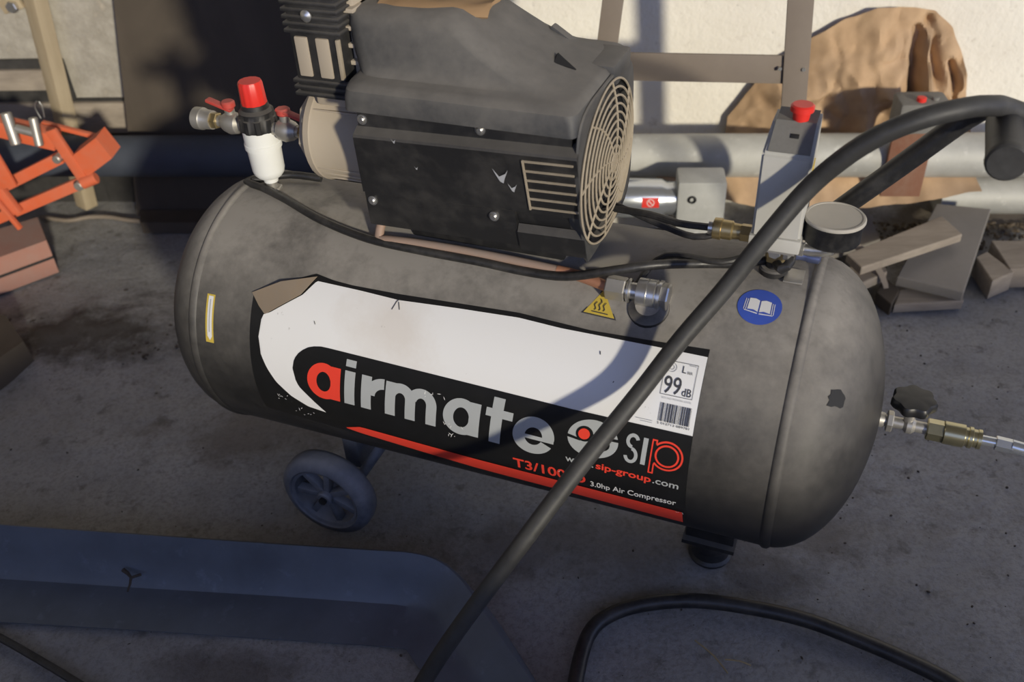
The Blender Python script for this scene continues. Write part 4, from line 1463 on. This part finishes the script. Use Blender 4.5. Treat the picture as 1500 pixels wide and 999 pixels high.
for px, py in ((1142, 100), (1177, 101)):
    q = onwall(px, py, FO + 0.002)
    b.cyl(q, q + Vector((0, -0.004, 0)), 0.0035, n=12)
b.build('rivet', MT['steel'], fx)


# crumpled brown paper
def crease(x, z, s):
    v = 0
    for k, (f, w) in enumerate(((7, 1.0), (15, 0.55), (34, 0.2))):
        d = noise.voronoi((x * f + s, z * f * 0.8 + k, s))[0]
        v += (d[1] - d[0] if k == 1 else d[0] * 1.2) * w
    return v - 0.5


def paper(name, outline_top, outline_bot, off, lean, amp, seed, label, nx=70, nz=44, bulge=0.03, folds=()):
    """crumpled sheet between two wall-frame polylines (u, z)"""
    def f(P, u):
        for (a, x), (c, y) in zip(P, P[1:]):
            if a <= u <= c:
                return x + (y - x) * (u - a) / (c - a)
        return P[0][1] if u < P[0][0] else P[-1][1]
    u0, u1 = outline_top[0][0], outline_top[-1][0]
    vs = []
    for i in range(nx + 1):
        u = u0 + (u1 - u0) * i / nx
        lo, hi = f(outline_bot, u), f(outline_top, u)
        for j in range(nz + 1):
            t = j / nz
            z = lo + (hi - lo) * t
            e = min(1, 4 * min(i / nx, 1 - i / nx) + 0.15) * min(1, 3 * (1 - t) + 0.1)
            o = off + lean * (1 - t) + bulge * e + amp * crease(u, z, seed) * (0.3 + 0.7 * e)
            for fu, sl, w_, dp_, z0_, z1_ in folds:
                if z0_ < z < z1_:
                    q = (u - fu - sl * (z - z0_)) / w_
                    o += dp_ * math.exp(-q * q) * min(1, 8 * min(z - z0_, z1_ - z) / (z1_ - z0_))
            vs.append((u + 0.008 * noise.noise((z * 22, u * 9, seed)), -max(o, 0.006), z + 0.005 * noise.noise((u * 30, z * 9, seed + 4))))
    fs = [(i * (nz + 1) + j, (i + 1) * (nz + 1) + j, (i + 1) * (nz + 1) + j + 1, i * (nz + 1) + j + 1) for i in range(nx) for j in range(nz)]
    bb = bmesh.new()
    bv = [bb.verts.new(v) for v in vs]
    for q in fs:
        bb.faces.new([bv[k] for k in q])
    bmesh.ops.recalc_face_normals(bb, faces=bb.faces)
    bmesh.ops.solidify(bb, geom=list(bb.faces), thickness=0.0012)
    b = MB(); b.bm(bb)
    return wmesh(b, name, MT['kraft'], ((u0 + u1) / 2, -off - lean, outline_bot[0][1]), label, 'paper', smooth=28)


OT = [onwall(x, y, 0.07) for x, y in ((1070, 186), (1090, 160), (1115, 130), (1150, 98), (1190, 72), (1240, 42), (1290, 22), (1340, 19), (1382, 26), (1405, 50), (1418, 95), (1426, 140), (1432, 190))]
OT = [(p.x, p.z) for p in OT]
paper('paper_sack', OT, [(OT[0][0], 0.14), (OT[-1][0], 0.14)], 0.020, 0.02, 0.055, 3.3, 'crumpled brown paper sack standing between the long pipe and the wall', nx=110, nz=60, bulge=0.020, folds=[(0.885, -0.02, 0.010, -0.055, 0.20, 0.43), (0.905, 0.0, 0.010, 0.035, 0.18, 0.44), (0.935, -0.25, 0.010, -0.035, 0.30, 0.45), (0.97, 0.25, 0.012, 0.028, 0.26, 0.42), (0.99, -0.3, 0.008, -0.035, 0.24, 0.36), (0.76, 0.5, 0.030, 0.030, 0.17, 0.36), (0.82, 0.1, 0.025, -0.030, 0.17, 0.30), (1.02, 0.1, 0.012, -0.02, 0.18, 0.30)])
OT = [onwall(x, y, 0.165) for x, y in ((960, 240), (1010, 236), (1110, 240), (1200, 246), (1300, 250), (1390, 252), (1420, 256), (1436, 266))]
OB = [onwall(x, y, 0.20) for x, y in ((960, 262), (1040, 285), (1110, 300), (1200, 306), (1265, 306), (1330, 296), (1380, 290), (1436, 282))]
paper('paper_scrap', [(p.x, p.z) for p in OT], [(p.x, max(0.012, p.z)) for p in OB], 0.130, 0.055, 0.022, 8.1, 'torn crumpled brown paper lying on the floor under the long pipe', 80, 26, 0.012)

# second switch on a rusty bracket
bx = wthing('starter_switch', 'grey starter switch with a red button on a rusty bracket over the pipe', 'switch', tuple(onwall(1345, 240, 0.215)))
p0, p1 = onwall(1308, 192, 0.22), onwall(1392, 150, 0.22)
ztop = onwall(1350, 138, 0.19).z
b = MB(); b.box(((p0.x + p1.x) / 2, -0.205, (p0.z + ztop) / 2), (abs(p1.x - p0.x), 0.07, abs(ztop - p0.z)), 0.010)
b.build('switch_body', MT['greytop'], bx)
q = Vector(((p0.x + p1.x) / 2, -0.205, ztop))
b = MB(); b.cyl(q + Vector((-0.008, -0.018, -0.002)), q + Vector((-0.008, -0.018, 0.008)), 0.009, n=16, bev=0.001)
b.build('stop_button', MT['red'], bx)
b = MB(); b.cyl(q + Vector((0.020, -0.012, -0.002)), q + Vector((0.020, -0.012, 0.006)), 0.007, n=16, bev=0.001)
b.build('start_button', MT['greytop'], bx)
b = MB()
b.span(p0.x + 0.004, p1.x - 0.012, -0.214, -0.204, 0.13, p0.z + 0.005, 0.002)
b.build('bracket', MT['rust'], bx)

# grey machine behind the motor
gm = wthing('bench_motor', 'grey steel machine with a red label and bright curved cover behind the fan', 'machine', tuple(onwall(990, 345, 0.33)))
p0, p1 = onwall(988, 350, 0.33), onwall(1066, 268, 0.33)
b = MB(); b.span(p0.x, p1.x, -0.33, -0.26, 0.004, p1.z, 0.006)
b.build('gear_box', MT['greysteel'], gm)
q = onwall(1014, 293, 0.332)
b = MB(); b.torus(q, (0, 1, 0), 0.0065, 0.0022, 20, 8)
b.build('lock_ring', MT['dark'], gm)
a = onwall(905, 300, 0.32)
rr = 0.040
cz = onwall(950, 268, 0.295).z - rr * 0.9
b = MB(); b.lathe((a.x - 0.02, -0.292, cz), (1, 0, 0), [(0, rr - 0.004), (0.002, rr), (p0.x - a.x - 0.01, rr), (p0.x - a.x, rr * 0.85), (p0.x - a.x + 0.03, rr * 0.85)], 40)
drm = b.build('drum_cover', MT['chrome'], gm)
q = onwall(953, 297, 0.33)
th = math.asin(max(-1, min(1, (q.z - cz) / rr)))
b = MB()
def onc(u, t, o=0.0006): return (u, -0.292 - (rr + o) * cos(t), cz + (rr + o) * sin(t))
vs = [onc(q.x + dx, th + dt) for dt in (-0.25, -0.12, 0, 0.12, 0.25) for dx in (-0.017, 0.017)]
b.add(vs, [(2 * i, 2 * i + 1, 2 * i + 3, 2 * i + 2) for i in range(4)])
b.build('red_label', MT['red'], drm)
b = MB()
for k in range(20):
    t, t2 = 2 * pi * k / 20, 2 * pi * (k + 1) / 20
    b.add([onc(q.x + r * cos(s_), th + r * sin(s_) / rr, 0.0012) for r, s_ in ((0.0075, t), (0.0075, t2), (0.0062, t2), (0.0062, t))], [(0, 1, 2, 3)])
b.add([onc(q.x + x, th + y / rr, 0.0012) for x, y in ((-0.0045, 0.0035), (-0.0035, 0.0045), (0.0045, -0.0035), (0.0035, -0.0045))], [(0, 1, 2, 3)])
b.build('label_symbol', MT['p_text'], drm)
b = MB(); b.span(a.x - 0.01, p1.x, -0.31, -0.25, 0.003, 0.020, 0.003)
b.build('base_plate', MT['greysteel'], gm)
b = MB(); p = onwall(930, 262, 0.16); p2 = onwall(985, 245, 0.16)
b.span(p.x - 0.06, p2.x, -0.13, -0.03, 0.0, 0.135, 0.006)
wmesh(b, 'concrete_block', MT['wall'], (p.x, -0.1, 0), 'pale broken concrete block below the pipe just right of the fan', 'block')

# ------------------------------------------------------------------ orange linkage at the left edge
OF = 0.33
om = wthing('orange_linkage', 'orange painted steel linkage with two parallel bars on a worn red block', 'machinery', tuple(onwall(20, 400, OF)))
def ow(px, py, o=0.0): return onwall(px, py, OF + o)
def obar(name, p, q, w, th, o=0.0, mat='orange', bev=0.0015):
    a, c = ow(*p, o), ow(*q, o)
    b = MB()
    d = (c - a).normalized()
    x = Vector((0, 1, 0)).cross(d).normalized()
    b.box((a + c) / 2, (w, th, (c - a).length), bev, R=Matrix((x, Vector((0, 1, 0)), d)).transposed())
    return b.build(name, MT[mat], om)
obar('parallel_bar', (-60, 305), (90, 230), 0.024, 0.014, 0.0)
obar('parallel_bar', (-40, 335), (122, 266), 0.024, 0.014, 0.0)
obar('link_plate', (74, 190), (128, 270), 0.023, 0.010, 0.016)
obar('top_tube', (-60, 170), (85, 205), 0.036, 0.034, -0.03)
obar('top_rod', (62, 180), (142, 200), 0.009, 0.012, -0.06, 'orange')
obar('side_plate', (-40, 190), (10, 275), 0.050, 0.008, 0.03)
obar('lower_strut', (-10, 265), (26, 312), 0.022, 0.014, 0.02)
obar('brace', (-15, 282), (30, 335), 0.009, 0.010, 0.035)
b = MB()
Q = [ow(104, 230, 0.02), ow(140, 202, 0.02), ow(164, 232, 0.02), ow(128, 259, 0.02)]
b.slab(Q, (0, 0.045, 0.004))
b.build('box_end', MT['orange'], om, smooth=0)
for (p, r, l) in (((85, 232), 0.009, 0.030), ((117, 271), 0.010, 0.026)):
    q = ow(*p, 0.022)
    b = MB(); b.cyl(q + Vector((0, -0.010, 0)), q + Vector((0, l, 0)), r, n=8, bev=0.002)
    b.build('pivot_bolt', MT['zinc'], om)
q = ow(118, 270, 0.02)
b = MB(); b.cyl(q + Vector((0.004, 0, 0.002)), q + Vector((0.036, 0.006, 0.013)), 0.0125, n=18, bev=0.002)
b.build('pivot_tube', MT['orange'], om)
for (p, q_, r) in (((8, 165), (24, 212), 0.011), ((48, 172), (58, 214), 0.009)):
    a, c = ow(*p, -0.005), ow(*q_, 0.01)
    b = MB(); b.cyl(a, c, r, n=14, bev=0.002)
    b.build('locking_pin', MT['zinc'], om)
a, c = ow(24, 188, 0.0), ow(54, 196, 0.0)
b = MB(); b.cyl(a, c, 0.009, n=14)
b.build('shaft', MT['zinc'], om)
b = MB()
q = ow(57, 158, 0.0)
b.tube([q + Vector((-0.004, 0, -0.022)), q + Vector((-0.008, 0, 0.0)), q + Vector((0.0, 0, 0.014)), q + Vector((0.008, 0, 0.006)), q + Vector((0.004, 0, -0.02))], 0.0013, 6)
b.build('wire_clip', MT['steel'], om)
b = MB()
T_ = [onz(-90, 362, 0.085), onz(55, 318, 0.085), onz(68, 352, 0.085), onz(-70, 402, 0.085)]
bb = MB(); bb.slab(T_, (0, 0, -0.083))
blk = bb.build('red_block', MT['redrust'], om)
bb = MB()
T2 = [onz(-70, 402, 0.085), onz(68, 352, 0.085)]
T2 = [T2[0] + Vector((0, -0.0015, -0.040)), T2[1] + Vector((0, -0.0015, -0.040))]
bb.slab([T2[0], T2[1], T2[1] + Vector((0, 0.01, 0)), T2[0] + Vector((0, 0.01, 0))], (0, 0, -0.006))
bb.build('joint', MT['dark'], blk)
bb = None
# the block's points were world ones: bring them into the linkage's frame
for o in (blk, blk.children[0]):
    base = Vector(om['_b'])
    for v in o.data.vertices:
        v.co = WALL.l(v.co + base) - base

# lump of timber at the left edge
b = MB()
T_ = [onz(-80, 455, 0.05), onz(8, 462, 0.05), onz(34, 500, 0.045), onz(-30, 545, 0.05), onz(-90, 540, 0.05)]
b.slab(T_, (0.01, -0.006, -0.052))
tag(b.build('timber_offcut', MT['board'], base=tuple(onz(-20, 520, 0))), 'dark offcut of wood at the left edge in front of the red block', 'offcut')

# tan card on top of the shroud
b = MB()
vs = []
nx, ny = 22, 14
for i in range(nx + 1):
    for j in range(ny + 1):
        u, v = i / nx, j / ny
        x = -0.122 + 0.128 * u
        y = -0.054 + 0.030 * u * u + (0.125 - 0.03 * u * u) * v + 0.003 * sin(u * 6 + 1)
        z = 0.785 + 0.004 * noise.noise((u * 4, v * 4, 2)) - 0.012 * max(0, (0.2 - v) / 0.2) ** 2 - 0.004 * u
        vs.append(TANK.w((x, y, z)))
bb = bmesh.new()
bv = [bb.verts.new(v) for v in vs]
for i in range(nx):
    for j in range(ny):
        k = i * (ny + 1) + j
        bb.faces.new([bv[q] for q in (k, k + ny + 1, k + ny + 2, k + 1)])
bmesh.ops.recalc_face_normals(bb, faces=bb.faces)
bmesh.ops.solidify(bb, geom=list(bb.faces), thickness=0.004)
b.bm(bb)
tag(b.build('cardboard_piece', MT['leather'], base=tuple(TANK.w((-0.06, 0, 0.783)))), 'tan piece of cardboard lying on top of the motor shroud', 'cardboard')

# ------------------------------------------------------------------ wood pile on the right
def slabz(name, quad, z, th, mat, label, cat='plank', shift=(0, 0), group='wood offcuts right of the tank'):
    T_ = [onz(*q, z if not hasattr(z, '__len__') else z[i]) for i, q in enumerate(quad)]
    b = MB()
    b.slab(T_, (shift[0], shift[1], -th))
    c = sum(T_, Vector()) / len(T_)
    bb = b.build(name, mat, base=(c.x, c.y, min(p.z for p in T_) - th), smooth=0)
    mo = bb.modifiers.new('edge', 'BEVEL'); mo.width = 0.002; mo.segments = 2
    return tag(bb, label, cat, group)


slabz('grey_panel', [(1372, 298), (1452, 306), (1412, 428), (1314, 405)], (0.075, 0.075, 0.05, 0.05), 0.022, MT['panel'], 'square grey panel lying on the wood offcuts with a pale right edge')
slabz('wood_plank', [(1240, 372), (1380, 316), (1410, 343), (1262, 392)], 0.098, 0.018, MT['oldwood'], 'narrow weathered plank lying across the grey panel behind the gauge')
slabz('wood_plank', [(1235, 395), (1288, 372), (1300, 398), (1250, 420)], 0.050, 0.022, MT['oldwood'], 'short plank under the weathered plank close to the tank end')
slabz('fibre_sheet', [(1180, 312), (1268, 302), (1290, 350), (1200, 380)], (0.055, 0.055, 0.05, 0.05), 0.012, MT['panel'], 'thin dark panel lying behind the gauge left of the weathered plank', 'panel')
slabz('wood_block', [(1318, 424), (1404, 414), (1412, 440), (1310, 446)], 0.022, 0.021, MT['oldwood'], 'rough flat wood offcut on the floor under the front of the grey panel', 'block')
slabz('wood_block', [(1296, 405), (1318, 425), (1306, 446), (1284, 428)], 0.030, 0.028, MT['board'], 'dark block of wood on the floor by the curved strap', 'block')
slabz('sawn_block', [(1446, 368), (1486, 398), (1454, 412), (1430, 376)], 0.045, 0.044, MT['oldwood'], 'small sawn wood block right of the grey panel, nearer of the two', 'block')
slabz('sawn_block', [(1452, 352), (1560, 352), (1560, 392), (1480, 394)], 0.048, 0.046, MT['oldwood'], 'thick sawn wood block at the right edge beside the grey panel', 'block')
b = MB()
sp = spline([onz(1235, 350, 0.10), onz(1262, 366, 0.09), onz(1285, 392, 0.065), onz(1297, 418, 0.035), onz(1298, 440, 0.004)], 0.01)
side = Vector((0.85, 0.25, 0.3)).normalized() * 0.009
vs = []
for i, p in enumerate(sp):
    s_ = side * (1.0 - 0.55 * i / len(sp))
    vs += [p - s_, p + s_]
bb = bmesh.new(); bv = [bb.verts.new(v) for v in vs]
for i in range(len(sp) - 1):
    bb.faces.new((bv[2 * i], bv[2 * i + 1], bv[2 * i + 3], bv[2 * i + 2]))
bmesh.ops.recalc_face_normals(bb, faces=bb.faces)
bmesh.ops.solidify(bb, geom=list(bb.faces), thickness=0.0015)
b.bm(bb)
tag(b.build('metal_strap', MT['frame'], base=tuple(sp[-1])), 'curved flat metal strap standing between the tank end and the planks', 'strap')

# ------------------------------------------------------------------ litter
for i, (p, q, lab_) in enumerate((((1018, 938), (1066, 986), 'long dry straw on the floor inside the hose loop'), ((1062, 966), (1100, 975), 'short dry straw on the floor inside the hose loop'))):
    b = MB(); b.tube([onz(*p, 0.004), onz((p[0] + q[0]) / 2 + 3, (p[1] + q[1]) / 2 - 2, 0.006), onz(*q, 0.004)], 0.0011, 6)
    tag(b.build('straw', MT['straw'], base=tuple(onz(*p, 0))), lab_, 'straw')
b = MB()
rs = random.Random(5)
ico = bmesh.new(); bmesh.ops.create_icosphere(ico, subdivisions=1, radius=1)
ico.verts.index_update()
IV = [v.co.copy() for v in ico.verts]; IF = [[v.index for v in f.verts] for f in ico.faces]; ico.free()
def crumb(x, y, r):
    rot = Matrix.Rotation(rs.uniform(0, 6.3), 3, 'Z') @ Matrix.Rotation(rs.uniform(0, 6.3), 3, 'X')
    sc = (rs.uniform(0.7, 1.4), rs.uniform(0.6, 1.1), rs.uniform(0.35, 0.7))
    b.add([Vector((x, y, r * 0.25 - 0.001)) + rot @ Vector((v.x * sc[0] * r, v.y * sc[1] * r, v.z * sc[2] * r)) for v in IV], IF)
for _ in range(420):
    crumb(-0.86 + rs.gauss(0, 0.11), 1.57 + rs.gauss(0, 0.045), rs.choice((0.0015, 0.002, 0.003, 0.005)))
for _ in range(1100):
    x, y = rs.uniform(-1.1, 1.3), rs.uniform(0.62, 1.78)
    if x > 0.3 or rs.random() < 0.35:
        crumb(x, y, rs.choice((0.0009, 0.0012, 0.0015, 0.0024)))
tag(b.build('soil_crumbs', MT['soil'], smooth=0, recalc=False), 'dark crumbs of soil and grit scattered over the dusty floor', 'soil', kind='stuff')
b = MB()
for _ in range(900):
    crumb(rs.uniform(0.72, 1.5), -0.115 - abs(rs.gauss(0, 0.045)), rs.choice((0.002, 0.003, 0.004, 0.006)))
b.v = [(x, y, z + 0.012 * max(0, 1 - abs(y + 0.13) / 0.09)) for x, y, z in b.v]
tag(b.build('soil_bank', MT['earth'], base=(1.1, -0.13, 0), frame=WALL, smooth=0, recalc=False), 'strip of brown crumbly earth along the foot of the wall at the right', 'soil', kind='stuff')

for o in list(bpy.data.objects):
    if '_b' in o:
        del o['_b']
